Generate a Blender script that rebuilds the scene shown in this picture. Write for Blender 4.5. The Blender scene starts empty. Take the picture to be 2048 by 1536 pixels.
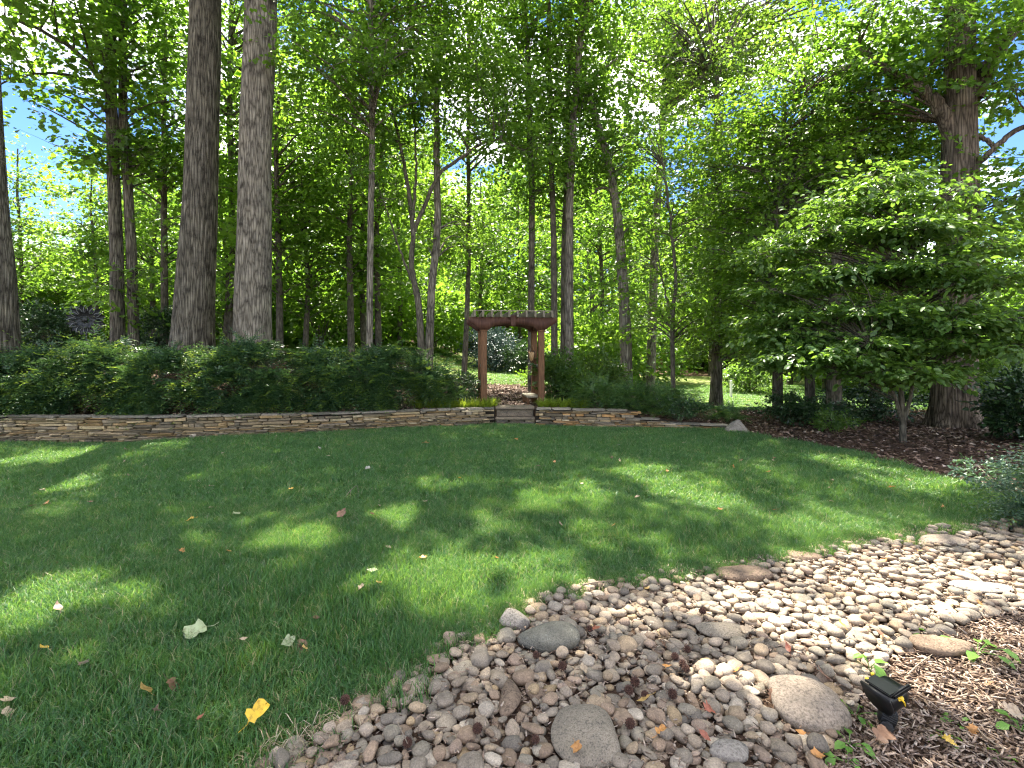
import bpy, bmesh, math, random
import numpy as np
from mathutils import Vector, Matrix, Euler
from mathutils.geometry import delaunay_2d_cdt

random.seed(7)
rng = np.random.default_rng(11)
SC = bpy.context.scene
COL = SC.collection

# ------------------------------------------------------------------ camera
CAM_H = 1.6
FPX = 1024.0           # focal length in photo pixels (photo 2048 wide)
HZ = 700.0             # horizon row in the photo
cam = bpy.data.cameras.new('camera')
cam.lens = 18.0; cam.sensor_width = 36.0
cam.shift_y = -(768.0 - HZ) / 2048.0
cam.clip_start = 0.05; cam.clip_end = 800
camo = bpy.data.objects.new('camera', cam); COL.objects.link(camo)
camo.location = (0, 0, CAM_H); camo.rotation_euler = (math.radians(90), 0, 0)
SC.camera = camo

# ------------------------------------------------------------------ light
SUN_EL, SUN_AZ = math.radians(61), math.radians(-14)     # azimuth from +Y towards +X
SUN_V = np.array([math.cos(SUN_EL) * math.sin(SUN_AZ), math.cos(SUN_EL) * math.cos(SUN_AZ), math.sin(SUN_EL)])
w = bpy.data.worlds.new('World'); SC.world = w; w.use_nodes = True
nt = w.node_tree; nt.nodes.clear()
sky = nt.nodes.new('ShaderNodeTexSky'); sky.sky_type = 'NISHITA'; sky.sun_disc = False
sky.sun_elevation = SUN_EL; sky.sun_rotation = SUN_AZ
sky.air_density = 1.0; sky.dust_density = 0.1; sky.ozone_density = 4.0
geo = nt.nodes.new('ShaderNodeTexCoord')
mp = nt.nodes.new('ShaderNodeMapping'); mp.inputs['Scale'].default_value = (1.0, 1.0, 2.2); mp.inputs['Location'].default_value = (0.35, 0.1, 0.2)
nz = nt.nodes.new('ShaderNodeTexNoise'); nz.inputs['Scale'].default_value = 2.3; nz.inputs['Detail'].default_value = 8; nz.inputs['Roughness'].default_value = 0.58
rp = nt.nodes.new('ShaderNodeValToRGB'); rp.color_ramp.elements[0].position = 0.49; rp.color_ramp.elements[1].position = 0.62
mixc = nt.nodes.new('ShaderNodeMix'); mixc.data_type = 'RGBA'
mixc.inputs['B'].default_value = (9.4, 9.0, 8.4, 1)
bg = nt.nodes.new('ShaderNodeBackground'); bg.inputs['Strength'].default_value = 0.14
wo = nt.nodes.new('ShaderNodeOutputWorld')
L = nt.links.new
L(geo.outputs['Generated'], mp.inputs['Vector']); L(mp.outputs['Vector'], nz.inputs['Vector'])
L(nz.outputs['Fac'], rp.inputs['Fac']); L(rp.outputs['Color'], mixc.inputs['Factor'])
hsv = nt.nodes.new('ShaderNodeHueSaturation'); hsv.inputs['Saturation'].default_value = 1.2; hsv.inputs['Value'].default_value = 0.36; hsv.inputs['Hue'].default_value = 0.512
L(sky.outputs['Color'], hsv.inputs['Color']); L(hsv.outputs['Color'], mixc.inputs['A']); L(mixc.outputs['Result'], bg.inputs['Color']); L(bg.outputs['Background'], wo.inputs['Surface'])
sl = bpy.data.lights.new('sun', 'SUN'); sl.energy = 5.0; sl.angle = math.radians(0.53); sl.color = (1.0, 0.925, 0.79)
so = bpy.data.objects.new('sun', sl); COL.objects.link(so)
so.rotation_euler = Vector(-SUN_V).to_track_quat('-Z', 'Y').to_euler(); so.location = (0, 0, 40)
vs = SC.view_settings
vs.view_transform = 'Standard'; vs.look = 'None'; vs.gamma = 1.0; vs.exposure = 2.6; vs.use_curve_mapping = False
SC.render.engine = 'CYCLES'
cy = SC.cycles
cy.max_bounces = 7; cy.diffuse_bounces = 4; cy.glossy_bounces = 2; cy.transmission_bounces = 5; cy.transparent_max_bounces = 4
cy.use_adaptive_sampling = True; cy.adaptive_threshold = 0.02
cy.use_denoising = True; cy.denoiser = 'OPENIMAGEDENOISE'; cy.denoising_input_passes = 'RGB_ALBEDO_NORMAL'; cy.denoising_prefilter = 'NONE'; cy.filter_width = 1.2
cy.sample_clamp_indirect = 6.0; cy.caustics_reflective = False; cy.caustics_refractive = False

# ------------------------------------------------------------------ small maths
def sstep(a, b, x):
    t = np.clip((np.asarray(x, float) - a) / (b - a), 0, 1)
    return t * t * (3 - 2 * t)
def PX(px, py, d):
    """photo pixel + distance ahead -> world point"""
    return np.array([(px - 1024) / FPX * d, d, CAM_H - (py - HZ) / FPX * d])
def G0(px, py):
    """photo pixel -> point of the flat lawn level"""
    d = CAM_H * FPX / (py - HZ)
    return np.array([(px - 1024) / FPX * d, d])

WALL_PX = [(0, 888), (250, 885), (500, 876), (700, 866), (850, 855), (990, 850), (1080, 851), (1280, 856), (1450, 862)]
WALL_PTS = np.array([(-15.0, 8.5)] + [tuple(G0(*p)) for p in WALL_PX])
WALL_X = WALL_PTS[:, 0]; WALL_Y = WALL_PTS[:, 1]
def wall_y(x):
    return np.interp(x, WALL_X, WALL_Y)
WALL_END = WALL_X[-1]
def wall_top(x):
    return np.interp(x, [-15, -8.7, -4.9, -1.8, -0.3, 0.5, 2.64, 2.66, 3.2, 3.22, 4.3, 4.9, 20], [0.49, 0.48, 0.43, 0.37, 0.37, 0.37, 0.36, 0.20, 0.19, 0.13, 0.12, 0.0, 0.0])
def terr(x, y):
    x = np.asarray(x, float); y = np.asarray(y, float)
    s = y - wall_y(x)
    wt = np.interp(x, [-15, -8.7, -4.9, -1.8, -0.3, 0.5, 2.4, 3.4, 4.3, 5.5], [0.46, 0.45, 0.41, 0.36, 0.37, 0.37, 0.34, 0.20, 0.11, 0.0])
    up = sstep(0.14, 0.30, s) * (wt - 0.05)
    up = up + sstep(0.4, 3.6, s) * 0.92 * sstep(-1.0, -5.0, x)           # bank behind the hedge
    up = up + sstep(4, 22, s) * 0.55 * sstep(4.0, -8.0, x)
    up = up - sstep(2, 10, s) * 0.42 * sstep(2.5, 8.0, x)
    up = up + sstep(20, 60, s) * 1.6
    low = 0.012 * np.sin(x * 1.7 + 1) * np.sin(y * 1.3) + 0.02 * np.sin(x * .6 + y * .4)
    return up + low * sstep(3.2, 5.5, y)
def tz(x, y):
    return float(terr(x, y))

# ------------------------------------------------------------------ node materials
def newmat(name):
    m = bpy.data.materials.new(name); m.use_nodes = True
    m.node_tree.nodes.clear()
    return m, m.node_tree.nodes, m.node_tree.links.new
def ramp(N, stops):
    r = N.new('ShaderNodeValToRGB'); cr = r.color_ramp
    cr.elements[0].position = stops[0][0]; cr.elements[0].color = (*stops[0][1], 1)
    cr.elements[1].position = stops[-1][0]; cr.elements[1].color = (*stops[-1][1], 1)
    for p, c in stops[1:-1]:
        e = cr.elements.new(p); e.color = (*c, 1)
    return r
def noise(N, L, vec, scale, detail=4, rough=0.55):
    n = N.new('ShaderNodeTexNoise'); n.inputs['Scale'].default_value = scale
    n.inputs['Detail'].default_value = detail; n.inputs['Roughness'].default_value = rough
    if vec is not None: L(vec, n.inputs['Vector'])
    return n
def mapping(N, L, vec, scale):
    m = N.new('ShaderNodeMapping'); m.inputs['Scale'].default_value = scale; L(vec, m.inputs['Vector']); return m.outputs['Vector']
def mixrgb(N, L, fac, a, b, mode='MIX'):
    m = N.new('ShaderNodeMix'); m.data_type = 'RGBA'; m.blend_type = mode
    for s, v in (('Factor', fac), ('A', a), ('B', b)):
        if isinstance(v, (int, float)): m.inputs[s].default_value = v
        elif isinstance(v, tuple): m.inputs[s].default_value = (*v, 1)
        else: L(v, m.inputs[s])
    return m.outputs['Result']
def finish(N, L, color, rough=0.8, bump=None, bstr=0.5, bdist=0.02, spec=0.3, metallic=0.0):
    p = N.new('ShaderNodeBsdfPrincipled'); o = N.new('ShaderNodeOutputMaterial')
    if isinstance(color, tuple): p.inputs['Base Color'].default_value = (*color, 1)
    else: L(color, p.inputs['Base Color'])
    if isinstance(rough, (int, float)): p.inputs['Roughness'].default_value = rough
    else: L(rough, p.inputs['Roughness'])
    p.inputs['Specular IOR Level'].default_value = spec; p.inputs['Metallic'].default_value = metallic
    if bump is not None:
        b = N.new('ShaderNodeBump'); b.inputs['Strength'].default_value = bstr; b.inputs['Distance'].default_value = bdist
        L(bump, b.inputs['Height']); L(b.outputs['Normal'], p.inputs['Normal'])
    L(p.outputs['BSDF'], o.inputs['Surface'])
    return p

def leaf_mat(name, dark, mid, light, trans, tfac=0.45, rough=0.45, spec=0.45, big=0.35):
    m, N, L = newmat(name)
    g = N.new('ShaderNodeNewGeometry')
    r = ramp(N, [(0.0, dark), (0.5, mid), (1.0, light)])
    n = noise(N, L, g.outputs['Position'], big, 2)
    a = N.new('ShaderNodeMath'); a.operation = 'MULTIPLY_ADD'; a.inputs[1].default_value = 0.62; L(g.outputs['Random Per Island'], a.inputs[0])
    b = N.new('ShaderNodeMath'); b.operation = 'MULTIPLY_ADD'; b.inputs[1].default_value = 1.3; b.inputs[2].default_value = -0.45; L(n.outputs['Fac'], b.inputs[0])
    L(b.outputs[0], a.inputs[2]); L(a.outputs[0], r.inputs['Fac'])
    p = N.new('ShaderNodeBsdfPrincipled'); L(r.outputs['Color'], p.inputs['Base Color'])
    p.inputs['Roughness'].default_value = rough; p.inputs['Specular IOR Level'].default_value = spec
    t = N.new('ShaderNodeBsdfTranslucent')
    tc = mixrgb(N, L, 0.55, r.outputs['Color'], trans); L(tc, t.inputs['Color'])
    mx = N.new('ShaderNodeMixShader'); mx.inputs[0].default_value = tfac
    L(p.outputs[0], mx.inputs[1]); L(t.outputs[0], mx.inputs[2])
    o = N.new('ShaderNodeOutputMaterial'); L(mx.outputs[0], o.inputs['Surface'])
    return m
LEAF = {
    'poplar': leaf_mat('leaf_poplar', (0.046, 0.102, 0.014), (0.074, 0.155, 0.019), (0.120, 0.205, 0.028), (0.27, 0.50, 0.035), 0.52),
    'bright': leaf_mat('leaf_bright', (0.055, 0.115, 0.014), (0.090, 0.170, 0.020), (0.13, 0.22, 0.028), (0.31, 0.54, 0.04), 0.54),
    'dark': leaf_mat('leaf_dark', (0.032, 0.078, 0.022), (0.050, 0.105, 0.026), (0.080, 0.140, 0.034), (0.26, 0.42, 0.03), 0.43, 0.38, 0.5),
    'dogwood': leaf_mat('leaf_dogwood', (0.044, 0.098, 0.024), (0.070, 0.140, 0.032), (0.112, 0.185, 0.042), (0.30, 0.52, 0.04), 0.45, 0.42, 0.5, 0.9),
    'yew': leaf_mat('leaf_yew', (0.018, 0.050, 0.026), (0.036, 0.086, 0.036), (0.070, 0.135, 0.044), (0.14, 0.26, 0.04), 0.24, 0.42, 0.5, 1.6),
    'shrubyew': leaf_mat('leaf_shrub_yew', (0.028, 0.070, 0.028), (0.052, 0.115, 0.036), (0.095, 0.165, 0.046), (0.20, 0.36, 0.04), 0.30, 0.42, 0.5, 1.6),
    'blueyew': leaf_mat('leaf_blue_yew', (0.038, 0.082, 0.050), (0.064, 0.125, 0.072), (0.105, 0.175, 0.098), (0.16, 0.28, 0.07), 0.22, 0.45, 0.5, 1.6),
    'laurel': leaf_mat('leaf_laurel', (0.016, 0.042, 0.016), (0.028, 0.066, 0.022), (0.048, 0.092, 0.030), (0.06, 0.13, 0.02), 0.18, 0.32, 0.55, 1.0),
    'spruce': leaf_mat('leaf_spruce', (0.030, 0.060, 0.060), (0.05, 0.085, 0.085), (0.09, 0.13, 0.13), (0.05, 0.09, 0.06), 0.15, 0.5, 0.4, 1.0),
    'liriope': leaf_mat('leaf_liriope', (0.09, 0.16, 0.018), (0.16, 0.24, 0.025), (0.26, 0.31, 0.045), (0.40, 0.50, 0.03), 0.45, 0.45, 0.4, 2.0),
    'weed': leaf_mat('leaf_weed', (0.08, 0.20, 0.03), (0.12, 0.26, 0.04), (0.18, 0.32, 0.06), (0.25, 0.42, 0.03), 0.4, 0.45, 0.4, 3.0),
    'yewtip': leaf_mat('leaf_yew_tip', (0.07, 0.145, 0.025), (0.11, 0.20, 0.032), (0.18, 0.27, 0.05), (0.28, 0.36, 0.03), 0.4, 0.45, 0.4, 2.0),
}

def bark_mat(name, c0, c1, c2, sx=26.0, sz=2.6, bstr=0.9, bdist=0.03):
    m, N, L = newmat(name)
    tc = N.new('ShaderNodeTexCoord')
    v = mapping(N, L, tc.outputs['Object'], (sx, sx, sz))
    n0 = noise(N, L, v, 0.35, 3)
    vv = N.new('ShaderNodeVectorMath'); vv.operation = 'MULTIPLY_ADD'; vv.inputs[1].default_value = (1.3, 1.3, 1.3)
    L(n0.outputs['Color'], vv.inputs[0]); L(v, vv.inputs[2])
    vo = N.new('ShaderNodeTexVoronoi'); vo.feature = 'DISTANCE_TO_EDGE'; vo.inputs['Scale'].default_value = 0.55; L(vv.outputs[0], vo.inputs['Vector'])
    n1 = noise(N, L, tc.outputs['Object'], 3.5, 5, 0.6)
    n2 = noise(N, L, v, 2.2, 4, 0.6)
    r = ramp(N, [(0.0, c0), (0.12, c1), (0.45, c2)])
    L(vo.outputs['Distance'], r.inputs['Fac'])
    r2 = ramp(N, [(0.30, (0.34, 0.33, 0.31)), (0.46, (0.95,) * 3), (0.7, (1.45, 1.44, 1.38))]); L(n1.outputs['Fac'], r2.inputs['Fac'])
    c = mixrgb(N, L, 1.0, r.outputs['Color'], r2.outputs['Color'], 'MULTIPLY')
    add = N.new('ShaderNodeMath'); add.operation = 'MULTIPLY_ADD'; add.inputs[1].default_value = 1.2
    L(vo.outputs['Distance'], add.inputs[0]); L(n2.outputs['Fac'], add.inputs[2])
    finish(N, L, c, 0.9, add.outputs[0], bstr, bdist, 0.2)
    return m
BARK = {
    'poplar': bark_mat('bark_poplar', (0.036, 0.032, 0.024), (0.116, 0.104, 0.080), (0.228, 0.208, 0.166), 40, 2.6, 1.0, .035),
    'grey': bark_mat('bark_grey', (0.066, 0.058, 0.045), (0.172, 0.153, 0.122), (0.30, 0.272, 0.222), 38, 4.2),
    'oak': bark_mat('bark_oak', (0.048, 0.038, 0.029), (0.13, 0.104, 0.080), (0.235, 0.193, 0.150), 32, 2.2),
    'young': bark_mat('bark_young', (0.05, 0.044, 0.033), (0.092, 0.082, 0.062), (0.15, 0.134, 0.104), 40, 6, 0.5, 0.01),
}

def ground_mat():
    m, N, L = newmat('soil_and_mulch')
    g = N.new('ShaderNodeNewGeometry')
    n1 = noise(N, L, g.outputs['Position'], 38, 6, 0.7); n2 = noise(N, L, g.outputs['Position'], 1.1, 4)
    r = ramp(N, [(0.25, (0.035, 0.022, 0.015)), (0.5, (0.085, 0.055, 0.038)), (0.72, (0.16, 0.11, 0.08))]); L(n1.outputs['Fac'], r.inputs['Fac'])
    r2 = ramp(N, [(0.3, (0.7, 0.7, 0.68)), (0.7, (1.2, 1.15, 1.1))]); L(n2.outputs['Fac'], r2.inputs['Fac'])
    c = mixrgb(N, L, 1.0, r.outputs['Color'], r2.outputs['Color'], 'MULTIPLY')
    finish(N, L, c, 0.95, n1.outputs['Fac'], 0.9, 0.03, 0.1); return m
def lawn_mat(name, dry=0.35):
    m, N, L = newmat(name)
    g = N.new('ShaderNodeNewGeometry')
    n1 = noise(N, L, g.outputs['Position'], 60, 5, 0.7); n2 = noise(N, L, g.outputs['Position'], 0.9, 4)
    r = ramp(N, [(0.25, (0.020, 0.034, 0.010)), (0.5, (0.045, 0.085, 0.018)), (0.75, (0.085, 0.12, 0.03))]); L(n1.outputs['Fac'], r.inputs['Fac'])
    r2 = ramp(N, [(0.35, (0.75, 0.8, 0.7)), (0.7, (1.25, 1.15, 1.05))]); L(n2.outputs['Fac'], r2.inputs['Fac'])
    c = mixrgb(N, L, 1.0, r.outputs['Color'], r2.outputs['Color'], 'MULTIPLY')
    finish(N, L, c, 0.9, n1.outputs['Fac'], 0.8, 0.03, 0.15); return m
def grass_mat(name):
    m, N, L = newmat(name)
    g = N.new('ShaderNodeNewGeometry'); oi = N.new('ShaderNodeObjectInfo')
    r = ramp(N, [(0.0, (0.024, 0.085, 0.030)), (0.35, (0.046, 0.142, 0.044)), (0.75, (0.088, 0.200, 0.060)), (0.88, (0.15, 0.24, 0.085)), (0.95, (0.29, 0.27, 0.15)), (1.0, (0.36, 0.31, 0.21))])
    L(g.outputs['Random Per Island'], r.inputs['Fac'])
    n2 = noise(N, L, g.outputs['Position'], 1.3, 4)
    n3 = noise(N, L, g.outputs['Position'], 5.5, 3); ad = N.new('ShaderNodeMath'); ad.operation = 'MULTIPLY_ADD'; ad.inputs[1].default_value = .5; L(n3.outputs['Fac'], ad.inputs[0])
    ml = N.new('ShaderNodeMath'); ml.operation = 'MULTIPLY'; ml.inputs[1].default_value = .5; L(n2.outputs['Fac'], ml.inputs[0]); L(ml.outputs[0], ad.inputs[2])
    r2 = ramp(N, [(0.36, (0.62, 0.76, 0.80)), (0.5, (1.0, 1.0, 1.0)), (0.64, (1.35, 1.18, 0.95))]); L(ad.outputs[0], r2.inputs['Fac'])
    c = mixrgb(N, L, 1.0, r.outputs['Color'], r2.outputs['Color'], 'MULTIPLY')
    p = N.new('ShaderNodeBsdfPrincipled'); L(c, p.inputs['Base Color']); p.inputs['Roughness'].default_value = 0.42; p.inputs['Specular IOR Level'].default_value = 0.45
    t = N.new('ShaderNodeBsdfTranslucent'); L(mixrgb(N, L, 0.5, c, (0.30, 0.52, 0.05)), t.inputs['Color'])
    mx = N.new('ShaderNodeMixShader'); mx.inputs[0].default_value = 0.38; L(p.outputs[0], mx.inputs[1]); L(t.outputs[0], mx.inputs[2])
    o = N.new('ShaderNodeOutputMaterial'); L(mx.outputs[0], o.inputs['Surface']); return m
def stone_mat(name, src, bstr=0.35, speck=0.35):
    """river stones / wall stones: base colour from the object colour or from the point attribute 'col'"""
    m, N, L = newmat(name)
    if src == 'object':
        oi = N.new('ShaderNodeObjectInfo'); base = oi.outputs['Color']
    else:
        at = N.new('ShaderNodeAttribute'); at.attribute_name = 'col'; base = at.outputs['Color']
    g = N.new('ShaderNodeNewGeometry')
    n1 = noise(N, L, g.outputs['Position'], 22, 6, 0.65); n2 = noise(N, L, g.outputs['Position'], 160, 4, 0.7)
    r1 = ramp(N, [(0.3, (0.72, 0.70, 0.68)), (0.68, (1.22, 1.2, 1.16))]); L(n1.outputs['Fac'], r1.inputs['Fac'])
    r2 = ramp(N, [(0.35, (1 - speck, 1 - speck, 1 - speck)), (0.65, (1 + speck * .5,) * 3)]); L(n2.outputs['Fac'], r2.inputs['Fac'])
    c = mixrgb(N, L, 1.0, mixrgb(N, L, 1.0, base, r1.outputs['Color'], 'MULTIPLY'), r2.outputs['Color'], 'MULTIPLY')
    ad = N.new('ShaderNodeMath'); ad.operation = 'MULTIPLY_ADD'; ad.inputs[1].default_value = 3.0; L(n1.outputs['Fac'], ad.inputs[0]); L(n2.outputs['Fac'], ad.inputs[2])
    finish(N, L, c, 0.82, ad.outputs[0], bstr, 0.006, 0.25)
    return m
def speckled_mat(name, base, dark, light, scale=30):
    m, N, L = newmat(name)
    g = N.new('ShaderNodeNewGeometry')
    n1 = noise(N, L, g.outputs['Position'], scale, 8, 0.75); n2 = noise(N, L, g.outputs['Position'], 7, 5, 0.6)
    n3 = noise(N, L, g.outputs['Position'], scale * 4, 3, 0.7)
    r1 = ramp(N, [(0.30, dark), (0.47, base), (0.60, base), (0.74, light)]); L(n1.outputs['Fac'], r1.inputs['Fac'])
    r2 = ramp(N, [(0.3, (0.7, 0.7, 0.7)), (0.7, (1.25, 1.22, 1.18))]); L(n2.outputs['Fac'], r2.inputs['Fac'])
    r3 = ramp(N, [(0.36, (0.62,) * 3), (0.5, (1.0,) * 3), (0.66, (1.22,) * 3)]); L(n3.outputs['Fac'], r3.inputs['Fac'])
    c = mixrgb(N, L, 1.0, mixrgb(N, L, 1.0, r1.outputs['Color'], r2.outputs['Color'], 'MULTIPLY'), r3.outputs['Color'], 'MULTIPLY')
    ad = N.new('ShaderNodeMath'); ad.operation = 'ADD'; L(n1.outputs['Fac'], ad.inputs[0]); L(n3.outputs['Fac'], ad.inputs[1])
    finish(N, L, c, 0.85, ad.outputs[0], 0.5, 0.01, 0.2); return m
def litter_mat(name, stops, rough=0.75):
    m, N, L = newmat(name)
    g = N.new('ShaderNodeNewGeometry')
    r = ramp(N, stops); L(g.outputs['Random Per Island'], r.inputs['Fac'])
    n = noise(N, L, g.outputs['Position'], 90, 3); r2 = ramp(N, [(0.3, (0.7,) * 3), (0.7, (1.2,) * 3)]); L(n.outputs['Fac'], r2.inputs['Fac'])
    finish(N, L, mixrgb(N, L, 1.0, r.outputs['Color'], r2.outputs['Color'], 'MULTIPLY'), rough, None, spec=0.2); return m
def wood_mat(name, c0, c1, c2):
    m, N, L = newmat(name)
    tc = N.new('ShaderNodeTexCoord')
    v = mapping(N, L, tc.outputs['Object'], (14, 14, 1.6))
    n1 = noise(N, L, v, 3.0, 6, 0.65); n2 = noise(N, L, tc.outputs['Object'], 2.2, 4)
    r = ramp(N, [(0.28, c0), (0.5, c1), (0.72, c2)]); L(n1.outputs['Fac'], r.inputs['Fac'])
    r2 = ramp(N, [(0.3, (0.75,) * 3), (0.7, (1.2,) * 3)]); L(n2.outputs['Fac'], r2.inputs['Fac'])
    finish(N, L, mixrgb(N, L, 1.0, r.outputs['Color'], r2.outputs['Color'], 'MULTIPLY'), 0.7, n1.outputs['Fac'], 0.25, 0.006, 0.3); return m
def plain_mat(name, c, rough=0.5, spec=0.4, var=0.15, scale=40, metallic=0.0):
    m, N, L = newmat(name)
    g = N.new('ShaderNodeNewGeometry'); n = noise(N, L, g.outputs['Position'], scale, 4, 0.6)
    r = ramp(N, [(0.3, tuple(x * (1 - var) for x in c)), (0.7, tuple(x * (1 + var) for x in c))]); L(n.outputs['Fac'], r.inputs['Fac'])
    finish(N, L, r.outputs['Color'], rough, n.outputs['Fac'], 0.12, 0.004, spec, metallic); return m
def fallen_mat():
    m, N, L = newmat('fallen_leaf')
    oi = N.new('ShaderNodeObjectInfo'); tc = N.new('ShaderNodeTexCoord')
    n = noise(N, L, tc.outputs['Object'], 5, 5, 0.65)
    r = ramp(N, [(0.30, (0.45, 0.35, 0.28)), (0.5, (0.95, 0.95, 0.95)), (0.7, (1.15, 1.15, 1.15))]); L(n.outputs['Fac'], r.inputs['Fac'])
    c = mixrgb(N, L, 1.0, oi.outputs['Color'], r.outputs['Color'], 'MULTIPLY')
    p = N.new('ShaderNodeBsdfPrincipled'); L(c, p.inputs['Base Color']); p.inputs['Roughness'].default_value = 0.5
    t = N.new('ShaderNodeBsdfTranslucent'); L(c, t.inputs['Color'])
    mx = N.new('ShaderNodeMixShader'); mx.inputs[0].default_value = 0.25; L(p.outputs[0], mx.inputs[1]); L(t.outputs[0], mx.inputs[2])
    o = N.new('ShaderNodeOutputMaterial'); L(mx.outputs[0], o.inputs['Surface']); return m

M = {
    'ground': ground_mat(), 'lawn': lawn_mat('lawn_soil'), 'farlawn': plain_mat('far_turf_sun_painted', (0.14, 0.17, 0.05), .9, .1, .3, 25), 'grass': grass_mat('grass_blade'),  # far turf colour is lightened to imitate sunshine on it
    'cobble': stone_mat('river_stone', 'object'), 'cobble_attr': stone_mat('river_stone_mass', 'attr'),
    'wallstone': stone_mat('wall_stone', 'object', 0.6, 0.3), 'wallstone_attr': stone_mat('wall_stone_mass', 'attr', 0.6, 0.3),
    'core': plain_mat('wall_core', (0.03, 0.025, 0.02), 0.95, 0.1),
    'mulch': litter_mat('bark_mulch', [(0.0, (0.09, 0.058, 0.040)), (0.35, (0.19, 0.130, 0.092)), (0.65, (0.29, 0.21, 0.155)), (0.88, (0.38, 0.295, 0.23)), (1.0, (0.47, 0.385, 0.31))]),
    'litter': litter_mat('leaf_litter', [(0.0, (0.055, 0.034, 0.024)), (0.4, (0.12, 0.076, 0.054)), (0.75, (0.20, 0.132, 0.098)), (0.93, (0.29, 0.22, 0.175)), (1.0, (0.38, 0.32, 0.27))]),
    'straw': litter_mat('dry_grass', [(0.0, (0.16, 0.12, 0.07)), (0.5, (0.28, 0.23, 0.14)), (1.0, (0.42, 0.36, 0.26))]),
    'redwood': wood_mat('stained_timber', (0.064, 0.030, 0.013), (0.120, 0.058, 0.025), (0.185, 0.098, 0.046)),
    'darkwood': wood_mat('dark_stained_beam', (0.040, 0.018, 0.010), (0.072, 0.032, 0.020), (0.110, 0.052, 0.034)),
    'greywood': wood_mat('grey_timber', (0.11, 0.095, 0.065), (0.20, 0.175, 0.125), (0.30, 0.27, 0.20)),  # greyer tone for rafters, batten, screen rails and bench seat
    'slab': speckled_mat('step_slab', (0.155, 0.128, 0.096), (0.10, 0.08, 0.06), (0.22, 0.185, 0.14), 18),
    'boulder_tan': speckled_mat('boulder_tan', (0.215, 0.185, 0.145), (0.085, 0.075, 0.06), (0.31, 0.27, 0.22), 38),
    'boulder_smooth': speckled_mat('boulder_smooth', (0.255, 0.21, 0.165), (0.16, 0.13, 0.105), (0.34, 0.295, 0.25), 24),
    'boulder_dark': speckled_mat('boulder_lichen', (0.15, 0.145, 0.12), (0.09, 0.085, 0.07), (0.38, 0.38, 0.34), 34),
    'boulder_brown': speckled_mat('boulder_brown', (0.17, 0.125, 0.09), (0.10, 0.07, 0.05), (0.25, 0.19, 0.14), 20),
    'boulder_grey': speckled_mat('boulder_grey', (0.22, 0.20, 0.175), (0.13, 0.115, 0.10), (0.31, 0.285, 0.255), 22),
    'black': plain_mat('black_enamel', (0.006, 0.0065, 0.0075), 0.28, 0.35, 0.3),
    'blackrubber': plain_mat('black_plastic', (0.008, 0.008, 0.0085), 0.5, 0.3, 0.3),
    'yellow': plain_mat('yellow_plastic', (0.75, 0.50, 0.03), 0.4),
    'bronze': plain_mat('patinated_metal', (0.035, 0.038, 0.038), 0.42, 0.5, 0.35, 30, 0.6),
    'bronze_light': plain_mat('lit_rim_metal', (0.16, 0.17, 0.165), 0.4, 0.5, 0.3, 30, 0.5),  # paler petal rims: the light on them is put into the colour
    'tanwood': plain_mat('carved_tan_wood', (0.42, 0.27, 0.13), 0.6),
    'carveddark': plain_mat('carved_dark_rim', (0.10, 0.055, 0.025), 0.6),
    'rope': plain_mat('rope', (0.20, 0.12, 0.06), 0.9),
    'pipe': plain_mat('clay_pipe', (0.34, 0.29, 0.22), 0.7),
    'holeshade': plain_mat('hole_shade', (0.02, 0.018, 0.015), 0.9),  # near black colour stands in for shade inside pipe and socket
    'paving': speckled_mat('pale_paving', (0.45, 0.42, 0.38), (0.35, 0.32, 0.29), (0.55, 0.52, 0.48), 30),
    'brick': plain_mat('brick_wall', (0.36, 0.20, 0.13), 0.9, 0.1, 0.3, 12),
    'rooftile': plain_mat('roof_shingle', (0.12, 0.11, 0.10), 0.9, 0.1, 0.3, 12),
    'whitepaint': plain_mat('white_paint', (0.75, 0.75, 0.73), 0.6),
    'gum': plain_mat('sweetgum_ball', (0.075, 0.040, 0.030), 0.8, 0.2, 0.4, 80),
    'twig': plain_mat('twig_bark', (0.20, 0.16, 0.12), 0.85, 0.2, 0.3, 60),
    'fallen': fallen_mat(),
}

# ------------------------------------------------------------------ mesh + object helpers
def mesh_arrays(name, V, F, mat=None, smooth=False):
    """V (n,3); F list of index arrays (m,k)"""
    me = bpy.data.meshes.new(name)
    V = np.ascontiguousarray(V, np.float32)
    me.vertices.add(len(V)); me.vertices.foreach_set('co', V.ravel())
    if isinstance(F, np.ndarray): F = [F]
    F = [f for f in F if len(f)]
    idx = np.concatenate([f.ravel() for f in F]).astype(np.int32)
    sizes = np.concatenate([np.full(len(f), f.shape[1]) for f in F])
    starts = np.concatenate([[0], np.cumsum(sizes)[:-1]]).astype(np.int32)
    me.loops.add(len(idx)); me.loops.foreach_set('vertex_index', idx)
    me.polygons.add(len(sizes)); me.polygons.foreach_set('loop_start', starts)
    me.update(calc_edges=True)
    if smooth: me.polygons.foreach_set('use_smooth', np.ones(len(sizes), bool))
    if mat is not None: me.materials.append(mat)
    return me
def obj(name, me, parent=None, loc=None, rot=None, scale=None, mat=None):
    o = bpy.data.objects.new(name, me); COL.objects.link(o)
    if parent is not None: o.parent = parent
    if loc is not None: o.location = [float(v) for v in loc]
    if rot is not None: o.rotation_euler = rot
    if scale is not None: o.scale = scale
    if mat is not None and me is not None and not me.materials: me.materials.append(mat)
    return o
def empty(name, loc, rotz=0.0):
    o = bpy.data.objects.new(name, None); COL.objects.link(o)
    o.location = [float(v) for v in loc]; o.rotation_euler = (0, 0, rotz); o.empty_display_size = 0.1
    return o
def tag(o, label=None, cat=None, group=None, kind=None):
    if label: o['label'] = label
    if cat: o['category'] = cat
    if group: o['group'] = group
    if kind: o['kind'] = kind
    return o
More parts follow.
